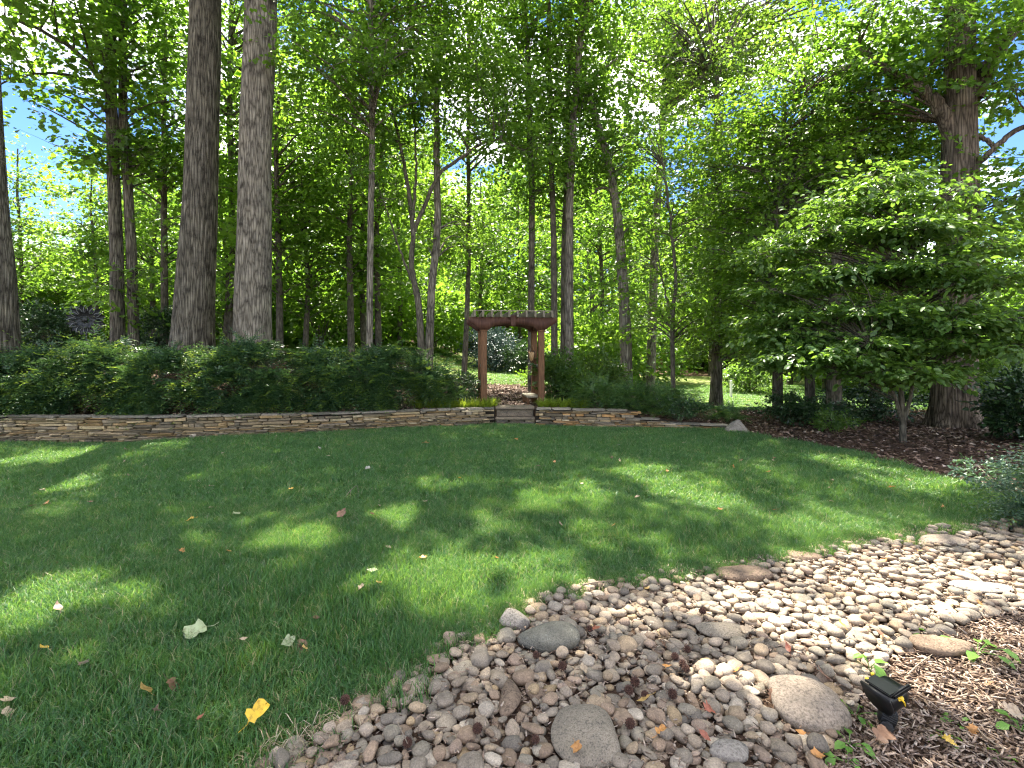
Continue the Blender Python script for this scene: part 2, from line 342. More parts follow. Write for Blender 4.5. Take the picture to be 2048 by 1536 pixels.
class MB:
    """collects vertices and faces"""
    def __init__(s): s.v = []; s.f = {}; s.n = 0
    def add(s, V, F):
        V = np.asarray(V, float)
        if isinstance(F, np.ndarray): F = [F]
        for f in F:
            f = np.asarray(f)
            if len(f): s.f.setdefault(f.shape[1], []).append(f + s.n)
        s.v.append(V); s.n += len(V)
    def mesh(s, name, mat=None, smooth=False):
        return mesh_arrays(name, np.concatenate(s.v), [np.concatenate(x) for x in s.f.values()], mat, smooth)
def bm_mesh(name, bm, mat=None, smooth=False):
    me = bpy.data.meshes.new(name); bm.to_mesh(me); bm.free()
    if smooth: me.polygons.foreach_set('use_smooth', np.ones(len(me.polygons), bool))
    if mat: me.materials.append(mat)
    return me
def box_bm(sx, sy, sz, bevel=0.0, c=(0, 0, 0), bm=None, seg=1):
    b = bmesh.new()
    bmesh.ops.create_cube(b, size=1.0)
    for v in b.verts: v.co = Vector((v.co.x * sx, v.co.y * sy, v.co.z * sz))
    if bevel > 0:
        bmesh.ops.bevel(b, geom=list(b.edges), offset=bevel, segments=seg, affect='EDGES')
    for v in b.verts: v.co += Vector(c)
    return b
def tube(pts, rad, sides=8, cap=False):
    pts = np.asarray(pts, float); n = len(pts)
    rad = np.broadcast_to(np.asarray(rad, float), (n,))
    T = np.gradient(pts, axis=0); T /= np.linalg.norm(T, axis=1)[:, None] + 1e-9
    ref = np.array([1.0, 0, 0]) if abs(T[0][0]) < 0.8 else np.array([0, 1.0, 0])
    A = np.zeros((n, 3)); B = np.zeros((n, 3))
    a = ref - T[0] * ref.dot(T[0]); a /= np.linalg.norm(a)
    for i in range(n):
        a = a - T[i] * a.dot(T[i]); a /= np.linalg.norm(a) + 1e-9
        A[i] = a; B[i] = np.cross(T[i], a)
    th = np.arange(sides) / sides * 2 * math.pi
    V = pts[:, None, :] + rad[:, None, None] * (np.cos(th)[None, :, None] * A[:, None, :] + np.sin(th)[None, :, None] * B[:, None, :])
    V = V.reshape(-1, 3)
    i = np.arange(n - 1)[:, None] * sides; j = np.arange(sides)[None, :]; j2 = (j + 1) % sides
    F = np.stack([i + j, i + j2, i + sides + j2, i + sides + j], -1).reshape(-1, 4)
    if cap:
        V = np.concatenate([V, pts[:1], pts[-1:]]); k = n * sides
        jj = np.arange(sides); j2 = (jj + 1) % sides
        F3 = np.concatenate([np.stack([np.full(sides, k), j2, jj], -1), np.stack([np.full(sides, k + 1), (n - 1) * sides + jj, (n - 1) * sides + j2], -1)])
        return V, [F, F3]
    return V, [F]
def smooth_path(pts, n):
    """Catmull-Rom through control points"""
    P = np.asarray(pts, float)
    if len(P) == 2: return P[0] + (P[1] - P[0]) * np.linspace(0, 1, n)[:, None]
    Q = np.concatenate([[2 * P[0] - P[1]], P, [2 * P[-1] - P[-2]]])
    t = np.linspace(0, len(P) - 1 - 1e-6, n); k = t.astype(int); u = (t - k)[:, None]
    p0, p1, p2, p3 = Q[k], Q[k + 1], Q[k + 2], Q[k + 3]
    return 0.5 * (2 * p1 + (p2 - p0) * u + (2 * p0 - 5 * p1 + 4 * p2 - p3) * u ** 2 + (3 * p1 - p0 - 3 * p2 + p3) * u ** 3)
def in_poly(x, y, poly):
    x = np.asarray(x, float); y = np.asarray(y, float); r = np.zeros(x.shape, bool)
    n = len(poly); j = n - 1
    for i in range(n):
        xi, yi = poly[i]; xj, yj = poly[j]
        c = ((yi > y) != (yj > y)) & (x < (xj - xi) * (y - yi) / (yj - yi + 1e-12) + xi)
        r ^= c; j = i
    return r
def densify(poly, step, jit=0.0):
    out = []
    n = len(poly)
    for i in range(n):
        a = np.array(poly[i]); b = np.array(poly[(i + 1) % n]); L = np.linalg.norm(b - a); k = max(1, int(L / step))
        for q in range(k):
            p = a + (b - a) * q / k
            out.append(tuple(p + (rng.uniform(-jit, jit, 2) if q else 0)))
    return out
def sheet(name, poly, zoff, mat, step=0.3, grid=None, jit=0.0):
    """a ground sheet that follows the terrain inside a polygon"""
    b = densify(poly, step, jit)
    xs = [p[0] for p in b]; ys = [p[1] for p in b]
    gs = grid or step
    gx, gy = np.meshgrid(np.arange(min(xs), max(xs), gs), np.arange(min(ys), max(ys), gs))
    gx = gx.ravel() + rng.uniform(-.2, .2, gx.size) * gs; gy = gy.ravel() + rng.uniform(-.2, .2, gy.size) * gs
    k = in_poly(gx, gy, b)
    pts = [Vector((float(p[0]), float(p[1]))) for p in b] + [Vector((float(x), float(y))) for x, y in zip(gx[k], gy[k])]
    nb = len(b)
    v, e, f, *_ = delaunay_2d_cdt(pts, [], [list(range(nb))], 1, 1e-5)
    V = np.array([(p.x, p.y) for p in v]); Z = terr(V[:, 0], V[:, 1]) + zoff
    me = mesh_arrays(name, np.column_stack([V, Z]), [np.array([q]) for q in f if len(q) == 3] and np.array([q for q in f if len(q) == 3]), mat, True)
    return obj(name, me), b

# ================================================================== THE SETTING
# ---- ground: one sheet to the horizon
gx = np.unique(np.concatenate([np.linspace(-400, -60, 8), np.linspace(-60, -16, 30), np.arange(-16, 16, 0.14), np.linspace(16, 60, 30), np.linspace(60, 400, 8)]))
gy = np.unique(np.concatenate([np.linspace(-120, -3, 8), np.arange(-3, 8.2, 0.25), np.arange(8.2, 13, 0.07), np.arange(13, 24, 0.25), np.linspace(24, 90, 40), np.linspace(90, 500, 8)]))
GX, GY = np.meshgrid(gx, gy)
V = np.column_stack([GX.ravel(), GY.ravel(), terr(GX.ravel(), GY.ravel())])
nx, ny = len(gx), len(gy)
ii = (np.arange(ny - 1)[:, None] * nx + np.arange(nx - 1)[None, :]).ravel()
tag(obj('ground', mesh_arrays('ground', V, np.stack([ii, ii + 1, ii + nx + 1, ii + nx], -1), M['ground'], True)), kind='structure')

# ---- lawn, cobble bed, far lawn, path sheets
EDGE_COB = [(500, 1560), (560, 1508), (660, 1462), (745, 1405), (815, 1345), (870, 1300), (955, 1268), (1010, 1235), (1100, 1195), (1250, 1165), (1400, 1142), (1500, 1124), (1600, 1110), (1700, 1092), (1800, 1076), (1900, 1061), (1985, 1048)]
EDGE_MUL = [(2020, 990), (1960, 973), (1850, 941), (1700, 906), (1560, 882), (1490, 868)]
g = lambda L: [tuple(G0(*p)) for p in L]
LAWN = [(-15, 0.2), (-2.0, 0.2)] + g(EDGE_COB) + g(EDGE_MUL) + [(x, wall_y(x) + 0.02) for x in (4.2, 2.6, 1.0, -0.3, -1.8, -3.1, -4.9, -6.6, -8.7, -15)]
lawn, LAWN_B = sheet('lawn', LAWN, 0.004, M['lawn'], 0.22, 0.35, 0.02)
tag(lawn, kind='structure')
COB_R = [(2300, 1040), (2300, 1190), (2048, 1215), (1950, 1245), (1880, 1275), (1790, 1322), (1730, 1380), (1690, 1440), (1650, 1500), (1630, 1560)]
COB = g(EDGE_COB) + g(COB_R)
bed, COB_B = sheet('dry_creek_bed', COB, 0.006, M['ground'], 0.15, 0.2, 0.01)
tag(bed, kind='structure')
FAR = [(-9, 20.5), (-4, 19.0), (1.0, 18.2), (3.5, 17.2), (6.0, 15.6), (9, 14.6), (13, 15), (26, 17), (30, 36), (-14, 40)]
far, FAR_B = sheet('far_lawn', FAR, 0.01, M['farlawn'], 0.8, 0.9, 0.1)
tag(far, kind='structure')
pth, _ = sheet('garden_path', [(-20, 15.6), (-11, 15.6), (-9.6, 15.9), (-9.0, 16.6), (-10, 16.9), (-20, 16.8)], 0.012, M['paving'], 0.4, 0.5)
tag(pth, kind='structure')

# ---- canopy gaps: where the sun reaches the ground (centre and half axes, from the sunny patches)
def patch(cx, cy, rx, ry, keep=0.0):
    c = G0(cx, cy); u = G0(cx + rx, cy) - c
    v = (G0(cx, cy - ry) - G0(cx, cy + ry)) / 2
    return (c, abs(u[0]) + .14, abs(v[1]) + .18, keep)
PATCHES = [patch(*p) for p in [
    (120, 915, 80, 15), (235, 900, 30, 8), (18, 990, 50, 14), (140, 968, 32, 8), (590, 1095, 66, 26), (330, 1090, 50, 18, .3), (110, 1215, 170, 42), (330, 1178, 110, 26, .25),
    (1092, 1020, 52, 16), (1170, 1003, 36, 24), (1285, 942, 46, 12), (1360, 972, 70, 20), (1430, 1008, 60, 16), (1660, 1050, 55, 14), (1600, 1075, 60, 12, .3),
    (820, 1180, 90, 36), (960, 1170, 120, 42), (1065, 1150, 65, 28), (1180, 1088, 110, 20, .2), (870, 1110, 70, 16, .2), (800, 1040, 24, 13), (975, 1060, 28, 16, .2), (900, 975, 60, 10, .3),
    (1850, 1185, 300, 62), (1560, 1245, 170, 34), (1720, 1295, 170, 34), (1420, 1215, 80, 20, .3), (1500, 1425, 80, 60, .2), (1960, 1330, 180, 60, .25), (1250, 1250, 90, 22, .4),
    (1700, 925, 60, 9), (1850, 974, 100, 11), (1960, 972, 60, 11), (1010, 875, 60, 7, .3), (930, 878, 40, 6, .3)]]
PATCHES += [(np.array([-0.8, 23.0]), 4.5, 3.2, 0.05), (np.array([8.5, 20.0]), 6.0, 4.0, 0.03), (np.array([-13.5, 16.2]), 3.0, 1.0, 0.05), (np.array([0.1, 12.0]), 0.9, 0.7, 0.25), (np.array([-6.0, 10.6]), 6.0, 0.6, 0.4), (np.array([6.9, 7.2]), 2.0, 1.5, 0.45), (np.array([7.8, 9.7]), 2.4, 1.8, 0.35), (np.array([5.9, 11.5]), 2.0, 2.0, 0.45)]  # some gaps opened only to let sun onto hedge, dogwood and layered tree
def sun_keep(P):
    """for leaves at P: False where the leaf would shade one of the canopy gaps"""
    z0 = np.where(P[:, 1] > 25, 0.5, 0.0)
    t = (P[:, 2] - z0) / SUN_V[2]
    gx = P[:, 0] - SUN_V[0] * t; gy = P[:, 1] - SUN_V[1] * t
    keep = np.ones(len(P), bool); r = rng.random(len(P))
    wob = 0.30 * np.sin(gx * 7 + gy * 4) + 0.25 * np.sin(gy * 11 - gx * 5 + 1) + .2 * np.sin(gx * 17 + 2)
    for c, a, b, k in PATCHES:
        d = ((gx - c[0]) / a) ** 2 + ((gy - c[1]) / b) ** 2
        keep &= ~(r > k + (1 - k) * np.clip((d + wob - .35) / .9, 0, 1) ** 1.5)
    return keep | (P[:, 2] < 2.8)

def in_gap(P):
    """True where a high twig would cross one of the open canopy gaps"""
    t = P[:, 2] / SUN_V[2]; gx = P[:, 0] - SUN_V[0] * t; gy = P[:, 1] - SUN_V[1] * t
    r = np.zeros(len(P), bool)
    for c, a, b, k in PATCHES:
        if k < .15: r |= ((gx - c[0]) / a) ** 2 + ((gy - c[1]) / b) ** 2 < .9
    return r & (P[:, 2] > 10.0)

# ---- leaf templates: (verts (k,3), faces list) along +X, normal +Z
def leaf_kite(wd=0.55, fold=0.12):
    return np.array([(0, 0, 0), (0.42, wd / 2, fold), (1, 0, -0.08), (0.42, -wd / 2, fold)]), [np.array([(0, 1, 2), (0, 2, 3)])]
def leaf_broad(wd=0.95, fold=0.10):
    return np.array([(0, 0, 0), (0.22, wd * .5, fold), (0.78, wd * .36, fold * .6), (0.9, 0, -0.06), (0.78, -wd * .36, fold * .6), (0.22, -wd * .5, fold)]), [np.array([(0, 1, 2, 3), (0, 3, 4, 5)])]
def leaf_oval(wd=0.6, fold=0.07):
    return np.array([(0, 0, 0), (0.3, wd * .5, fold), (0.68, wd * .42, fold), (1.0, 0, -0.12), (0.68, -wd * .42, fold), (0.3, -wd * .5, fold)]), [np.array([(0, 1, 2, 3), (0, 3, 4, 5)])]
LK = {'kite': leaf_kite(), 'wide': leaf_kite(0.85, 0.10), 'broad': leaf_broad(), 'oval': leaf_oval(), 'needle': leaf_kite(0.16, 0.0)}

def basis(d, up):
    d = d / (np.linalg.norm(d, axis=1)[:, None] + 1e-9)
    y = np.cross(up, d); y /= np.linalg.norm(y, axis=1)[:, None] + 1e-9
    z = np.cross(d, y)
    return np.stack([d, y, z], -1)            # columns
def scatter_leaves(pos, dirs, ups, size, kind):
    LV, LF = LK[kind]
    R = basis(dirs, ups)
    V = np.einsum('nij,kj->nki', R, LV) * size[:, None, None] + pos[:, None, :]
    k = len(LV); n = len(pos)
    F = (LF[0][None] + (np.arange(n) * k)[:, None, None]).reshape(-1, LF[0].shape[1])
    return V.reshape(-1, 3), F
def sprays_to_leaves(cpos, cdir, n_per, length, leaf, flat=0.35, droop=0.25):
    """leaf positions/directions for sprays that start at cpos and point along cdir"""
    n = len(cpos)
    cdir = cdir / (np.linalg.norm(cdir, axis=1)[:, None] + 1e-9)
    up = np.tile([0, 0, 1.0], (n, 1)) + rng.normal(0, flat, (n, 3))
    R = basis(cdir, up)
    t = np.linspace(0.12, 1.0, n_per)[None, :].repeat(n, 0) + rng.uniform(-.06, .06, (n, n_per))
    side = np.where(np.arange(n_per) % 2, 1.0, -1.0)[None, :] * np.where(rng.random((n, n_per)) < .12, -1, 1)
    Ls = length * rng.uniform(.7, 1.3, (n, 1))
    loc = np.stack([t * Ls, side * Ls * rng.uniform(.05, .22, (n, n_per)), -droop * Ls * t ** 2 + rng.normal(0, .05, (n, n_per)) * Ls], -1)
    pos = np.einsum('nij,nkj->nki', R, loc) + cpos[:, None, :]
    ang = side * rng.uniform(.5, 1.35, (n, n_per)) * (1.15 - 0.5 * t)
    ld = np.stack([np.cos(ang), np.sin(ang), rng.normal(-.28, .3, (n, n_per))], -1)
    d = np.einsum('nij,nkj->nki', R, ld)
    u = R[:, None, :, 2] + rng.normal(0, .38, (n, n_per, 3))
    s = leaf * rng.uniform(.5, 1.35, (n, n_per))
    return pos.reshape(-1, 3), d.reshape(-1, 3), u.reshape(-1, 3), s.ravel()

def rand_in_ball(n, shell=0.0):
    v = rng.normal(size=(n, 3)); v /= np.linalg.norm(v, axis=1)[:, None]
    return v * (shell + (1 - shell) * rng.random(n)[:, None] ** (1 / 3))

def big_trunk_mesh(path, rad, sides, ridge, nr, flare=0.0, fl_h=0.9, depth=0.075, wob=0.035):
    """furrowed trunk: ridges run up the stem and join"""
    n = len(path)
    th = np.arange(sides) / sides * 2 * math.pi
    z = path[:, 2][:, None] - path[0, 2]
    warp = 0.55 * np.sin(z * 2.1 + 2 * np.sin(th * 3)) + 0.35 * np.sin(z * 5.3 + th * 2)
    rd = np.abs(np.sin(ridge * th[None] * .5 + warp * 2.0)) ** 0.7
    r = rad[:, None] * (1 + depth * (rd - .6) + wob * np.sin(2 * th[None] + z * .8) + wob * .6 * np.sin(3 * th[None] - z * 1.7))
    if flare:
        fl = np.exp(-z / (fl_h * .38))
        r = r * (1 + flare * fl * (0.6 + 0.4 * np.cos(5 * th[None] + 1.0)) )
    V = np.stack([path[:, 0][:, None] + r * np.cos(th), path[:, 1][:, None] + r * np.sin(th), np.broadcast_to(path[:, 2][:, None], r.shape)], -1).reshape(-1, 3)
    i = np.arange(n - 1)[:, None] * sides; j = np.arange(sides)[None, :]; j2 = (j + 1) % sides
    return V, [np.stack([i + j, i + j2, i + sides + j2, i + sides + j], -1).reshape(-1, 4)]

TREE_TRIS = 0
def make_tree(name, label, stems, blobs, bark, leafm, leaf=0.11, kind='wide', n_sub=9, n_per=14, spl=0.5, limbs=(), group=None,
              big=False, flare=0.0, sun=True, cl_r=0.82, cl_flat=0.5, cat='tree', ridge=26, branch=True, flat=0.35, droop=0.25):
    """stems: list of (points, r0, r1); blobs: list of (centre, radii, n_clusters); limbs: explicit (points, r0, r1)"""
    global TREE_TRIS
    base = np.asarray(stems[0][0][0], float)
    base = np.array([base[0], base[1], tz(base[0], base[1]) - 0.05])
    root = empty(name, base); tag(root, label, cat, group)
    tb = MB(); paths = []
    for pts, r0, r1 in stems:
        P = smooth_path(np.asarray(pts, float) - base, 60 if not big else 240)
        if not big:
            P[:, :2] += (np.cumsum(rng.normal(0, .012, (len(P), 2)), 0) * np.linspace(0, 1, len(P))[:, None])
        R = r0 + (r1 - r0) * np.linspace(0, 1, len(P)) ** 0.9
        if big: tb.add(*big_trunk_mesh(P, R, 96, ridge, 0, flare))
        else:
            R2 = R * (1 + flare * np.exp(-(P[:, 2] - P[0, 2]) / 0.25)); tb.add(*tube(P, R2, 12))
        paths.append((P, R))
    for pts, r0, r1 in limbs:
        P = smooth_path(np.asarray(pts, float) - base, 22); P += rng.normal(0, .012, P.shape)
        R = np.linspace(r0, r1, 22); tb.add(*tube(P, R, 9)); paths.append((P, R))
    CP, CD = [], []
    allp = np.concatenate([p for p, _ in paths]); allr = np.concatenate([r for _, r in paths])
    for c, rad, ncl in blobs:
        c = np.asarray(c, float) - base; rad = np.asarray(rad, float)
        cc = c + rand_in_ball(ncl, 0.25) * rad
        for q in cc:
            if branch:
                dv = allp - q; hd = np.hypot(dv[:, 0], dv[:, 1])
                cost = np.linalg.norm(dv, axis=1) + np.maximum(0, dv[:, 2] + 0.35 * hd) * 2.0
                k = int(np.argmin(cost)); a = allp[k]
                ln = np.linalg.norm(q - a)
                if ln > 0.25:
                    mid = (a + q) / 2 + np.array([0, 0, .10 * ln]) + rng.normal(0, .06 * ln, 3)
                    P = smooth_path([a, mid, q], 8)
                    r0 = min(allr[k] * .6, 0.012 + 0.013 * ln)
                    if not (sun and in_gap(P + base).any()): tb.add(*tube(P, np.linspace(r0, 0.005, 8), 5))
            off = rand_in_ball(n_sub, 0.2) * np.array([cl_r, cl_r, cl_r * cl_flat])
            sp = q + off
            out = off / (np.linalg.norm(off, axis=1)[:, None] + 1e-6) + rng.normal(0, .45, off.shape)
            out[:, 2] *= 0.45
            CP.append(sp); CD.append(out)
            if branch:
                for e in sp[:3]:
                    if sun and in_gap(np.stack([q, e]) + base).any(): continue
                    tb.add(*tube(smooth_path([q, (q + e) / 2 + rng.normal(0, .04, 3), e], 4), np.linspace(.007, .003, 4), 3))
    obj('trunk', tb.mesh('trunk', BARK[bark], True), root)
    if CP:
        CP = np.concatenate(CP); CD = np.concatenate(CD)
        pos, d, u, s = sprays_to_leaves(CP, CD, n_per, spl, leaf, flat, droop)
        if sun:
            k = sun_keep(pos + base); pos, d, u, s = pos[k], d[k], u[k], s[k]
        V, F = scatter_leaves(pos, d, u, s, kind)
        TREE_TRIS += len(F) * (2 if F.shape[1] == 4 else 1)
        obj('crown', mesh_arrays('crown', V, F, LEAF[leafm]), root)
    return root
def copy_tree(o, loc, rotz, sc, label, group):
    r = o.copy(); COL.objects.link(r); r.location = loc; r.rotation_euler = (0, 0, rotz); r.scale = (sc, sc, sc * random.uniform(.9, 1.12))
    r['label'] = label; r['group'] = group
    for ch in o.children:
        c = ch.copy(); COL.objects.link(c); c.parent = r
    return r

# ---- the tall trees
def B(px, py, d, rx, rz, n, ry=None): return (PX(px, py, d), (rx, ry or rx, rz), n)
def onground(px, d): x = (px - 1024) / FPX * d; return np.array([x, d, tz(x, d) - 0.05])
def up(px, py, d): return PX(px, py, d)

make_tree('tulip_tree', 'thick dark furrowed trunk with flared base behind the hedge, second trunk from the left edge',
          [([onground(383, 12), up(392, 560, 12), up(404, 300, 12), up(411, 0, 12), up(416, -320, 12)], .44, .27)],
          [((-6.8, 12.5, 15.5), (4.2, 4.2, 4.2), 60)], 'poplar', 'poplar', .2, 'wide', 8, 12, .8, big=True, flare=.32, ridge=34, cl_r=1.3)
make_tree('tulip_tree', 'thick pale grey trunk behind the hedge, between the darker trunk and a thin sapling',
          [([onground(505, 11.4), up(507, 560, 11.4), up(511, 300, 11.4), up(522, 0, 11.4), up(528, -320, 11.4)], .385, .29)],
          [((-3.6, 12.8, 15.5), (4.2, 4.2, 4.2), 55), ((-3.0, 9.2, 14.4), (4.4, 2.6, 2.4), 50)], 'grey', 'poplar', .2, 'wide', 8, 12, .8, big=True, flare=.12, ridge=40, cl_r=1.3)  # second blob: unseen crown part added to shade the near lawn
make_tree('tulip_tree', 'dark trunk cut off by the left edge of the picture, flaring at its base',
          [([onground(2, 10.5), up(-4, 560, 10.5), up(-18, 400, 10.5), up(-40, 0, 10.5), up(-50, -300, 10.5)], .31, .22)],
          [((-13, 11.5, 14), (4, 4, 4.2), 45)], 'poplar', 'poplar', .2, 'wide', 8, 12, .8, big=True, flare=.3, ridge=30, cl_r=1.3)
make_tree('maple_tree', 'twin stemmed tree wrapped in climbing leaves behind the metal flower ornament',
          [([onground(236, 15.5), up(234, 500, 15.5), up(226, 250, 15.5), up(224, 0, 15.5), up(228, -200, 15.5)], .20, .12),
           ([onground(268, 15.7), up(264, 500, 15.6), up(250, 250, 15.6), up(246, 60, 15.6), up(258, -150, 15.6)], .155, .09)],
          [B(110, 60, 14.5, 2.3, 1.4, 24), B(310, 130, 15.5, 1.1, 2.2, 20), B(300, 330, 15.8, 1.0, 1.4, 13), B(175, 300, 15, .8, .8, 5), B(20, 120, 14, 1.0, 1.0, 7), B(330, -60, 15.5, 2.2, 1.4, 16), ((-12, 15, 16), (4.5, 4, 4), 45),
           B(240, 560, 15.3, .45, 1.0, 4), B(235, 240, 15.3, .45, 1.2, 4)],
          'poplar', 'poplar', .135, 'broad', 9, 13, .6,
          limbs=[([up(222, 190, 15.5), up(160, 110, 15), up(80, 60, 14.5), up(-20, 25, 14)], .085, .03), ([up(222, 175, 15.5), up(130, 150, 15), up(60, 150, 14.6), up(-10, 170, 14.4)], .05, .02)])
make_tree('young_tree', 'tall thin straight sapling trunk left of centre rising clear of the hedge',
          [([onground(739, 12.6), up(740, 500, 12.6), up(742, 250, 12.6), up(741, 0, 12.6), up(744, -200, 12.6)], .085, .06)],
          [B(740, 170, 12.6, 2.0, 1.0, 22), B(650, 60, 13.2, 1.6, 1.2, 18), B(850, 40, 13.2, 1.5, 1.2, 16), ((-3, 13.5, 13.5), (3.2, 3, 3), 16)],
          'grey', 'poplar', .105, 'wide', 15, 15, .55)
make_tree('young_tree', 'forked tree with two stems spreading in a V left of the arbor',
          [([onground(846, 13.6), up(838, 620, 13.6), up(824, 540, 13.6), up(827, 460, 13.6), up(815, 330, 13.6), up(790, 210, 13.6)], .105, .035)],
          [B(820, 230, 13.6, 1.5, 1.0, 16), B(960, 230, 13.4, 1.5, .9, 16), B(1050, 300, 13.4, 1.0, .6, 8), B(760, 350, 13.6, 1.0, .8, 9), B(900, 130, 13.4, 1.4, .8, 12)],
          'young', 'poplar', .10, 'wide', 15, 15, .52,
          limbs=[([up(828, 462, 13.6), up(875, 355, 13.5), up(925, 315, 13.4), up(985, 280, 13.3), up(1050, 300, 13.3)], .06, .02), ([up(826, 440, 13.6), up(832, 330, 13.6), up(826, 210, 13.6)], .045, .018), ([up(822, 560, 13.6), up(790, 470, 13.6), up(760, 380, 13.5)], .035, .015)])
make_tree('young_tree', 'straight pale stem leaning beside the forked tree left of the arbor',
          [([onground(856, 14.0), up(862, 590, 14), up(873, 440, 14), up(870, 200, 14), up(880, -150, 14)], .12, .075)],
          [B(870, 90, 14.2, 1.8, 1.2, 20), B(900, 480, 15.5, 1.1, .8, 8), ((-1.5, 15, 14), (3.2, 3, 3.2), 22)], 'grey', 'bright', .105, 'wide', 15, 15, .55)
make_tree('young_tree', 'dark slim trunk standing on the far grass just left of the arbor',
          [([onground(927, 17.5), up(936, 570, 17.5), up(938, 300, 17.5), up(945, 50, 17.5)], .10, .05)],
          [B(930, 430, 17.5, 1.6, 1.5, 16), B(960, 250, 17.5, 2.0, 1.8, 22), B(960, 60, 17.5, 2.4, 2.2, 26)], 'young', 'bright', .105, 'wide', 13, 15, .55)
make_tree('young_tree', 'slender trunk rising right behind the arbor roof',
          [([onground(1062, 15.5), up(1064, 480, 15.5), up(1068, 300, 15.5), up(1060, -50, 15.5)], .11, .07)],
          [B(1070, 330, 15.6, 1.3, 1.1, 13), B(1060, 150, 15.8, 1.8, 1.6, 22), B(1060, 0, 16, 2.2, 1.6, 22)], 'young', 'poplar', .105, 'wide', 15, 15, .55)
make_tree('young_tree', 'leftmost of three close trunks just right of the arbor',
          [([onground(1110, 15.0), up(1106, 500, 15.0), up(1100, 300, 15.1), up(1095, 0, 15.2)], .105, .06)],
          [B(1110, 250, 15.4, 1.2, 1.2, 12)], 'young', 'poplar', .105, 'wide', 15, 15, .55)
make_tree('young_tree', 'middle one of three close trunks just right of the arbor',
          [([onground(1126, 15.8), up(1130, 500, 15.8), up(1134, 300, 15.8), up(1140, 0, 15.9)], .11, .06)],
          [B(1130, 400, 16.2, 1.2, .9, 10)], 'poplar', 'poplar', .105, 'wide', 15, 15, .55)
make_tree('young_tree', 'tallest and rightmost of three close trunks just right of the arbor',
          [([onground(1139, 14.6), up(1139, 480, 14.6), up(1146, 250, 14.6), up(1160, 60, 14.7), up(1175, -200, 14.8)], .13, .075)],
          [B(1150, 120, 15, 1.7, 1.5, 22), B(1190, -20, 15, 2.2, 1.5, 22), ((2.2, 15.5, 14.2), (3.4, 3.2, 3.2), 24), ((1.4, 10.6, 14.5), (4.6, 3.2, 2.6), 62)], 'grey', 'poplar', .115, 'wide', 14, 14, .55,  # last blob: unseen crown mass added to shade the cobbles
          limbs=[([up(1146, 250, 14.6), up(1190, 160, 14.6), up(1240, 110, 14.6)], .05, .02)])
make_tree('tulip_tree', 'smooth trunk curving to the upper left, standing alone right of the arbor',
          [([onground(1254, 14.6), up(1250, 640, 14.6), up(1242, 500, 14.6), up(1227, 380, 14.6), up(1206, 270, 14.7), up(1170, 150, 14.9)], .19, .08)],
          [B(1210, 300, 15, 1.3, .9, 16), B(1130, 180, 15.2, 1.4, 1.0, 14), B(1290, 330, 15.5, .8, .7, 6), B(1240, 450, 15.6, .9, .4, 5)], 'grey', 'poplar', .105, 'wide', 15, 15, .55,
          limbs=[([up(1226, 385, 14.6), up(1205, 375, 14.6), up(1180, 390, 14.6)], .05, .02)])
make_tree('young_tree', 'small thin crooked tree with a low side branch left of the flared dark trunk',
          [([onground(1347, 13.5), up(1345, 640, 13.5), up(1352, 560, 13.5), up(1345, 440, 13.5), up(1338, 330, 13.5)], .065, .03)],
          [B(1320, 560, 13.6, .9, .9, 12), B(1350, 420, 13.6, 1.1, 1.0, 15), B(1300, 650, 13.8, .6, .5, 5), B(1390, 620, 13.8, .7, .7, 7), B(1330, 290, 14, 1.4, 1.0, 14)], 'young', 'bright', .11, 'wide', 8, 13, .5,
          limbs=[([up(1344, 660, 13.5), up(1318, 625, 13.5), up(1285, 600, 13.5)], .03, .012), ([up(1346, 640, 13.5), up(1325, 560, 13.5), up(1310, 480, 13.4)], .03, .012)])
make_tree('maple_tree', 'dark dense tree with a short flared trunk standing on the sunny far grass',
          [([onground(1432, 16.8), up(1434, 700, 16.8), up(1440, 450, 16.8), up(1440, 150, 16.8)], .21, .10)],
          [B(1450, 590, 16.4, 1.5, 1.4, 26), B(1500, 680, 16, 1.2, .6, 11), B(1480, 450, 16.4, 1.9, 1.5, 34), B(1420, 330, 17, 1.7, 1.4, 26), B(1450, 190, 17.5, 2.2, 1.6, 28), B(1400, 60, 18, 2.4, 1.8, 26), B(1380, 660, 17, .8, .7, 8)], 'poplar', 'dark', .115, 'wide', 12, 14, .5, flare=.35, sun=False)
make_tree('maple_tree', 'broad layered tree filling the middle right, its dark stem hidden in leaves',
          [([onground(1556, 12.6), up(1552, 640, 12.6), up(1550, 450, 12.7), up(1570, 200, 12.8)], .13, .05)],
          [B(1580, 520, 12.4, 1.3, .9, 22), B(1640, 400, 12.6, 1.5, 1.0, 30), B(1800, 330, 12.8, 1.0, .9, 16), B(1480, 280, 13.4, 1.5, .9, 22), B(1660, 200, 13.2, 1.7, .9, 24), B(1420, 480, 13.6, 1.1, .9, 14), B(1500, 390, 13, 1.3, 1.0, 20), B(1720, 310, 12.8, 1.5, .9, 26), B(1600, 270, 13.2, 1.7, .9, 26), B(1560, 640, 12.4, 1.0, .7, 12), B(1700, 560, 12.4, 1.1, .9, 16), B(1480, 560, 13, .8, .8, 9)], 'young', 'bright', .10, 'wide', 13, 14, .5, sun=False)
make_tree('slim_tree', 'slim dark trunk between the layered tree and the great oak trunk',
          [([onground(1620, 12.0), up(1622, 640, 12.0), up(1630, 420, 12.0)], .12, .06)], [B(1660, 640, 12, 1.0, .7, 12), B(1560, 690, 12, .8, .45, 10)], 'young', 'dogwood', .115, 'wide', 8, 13, .5)
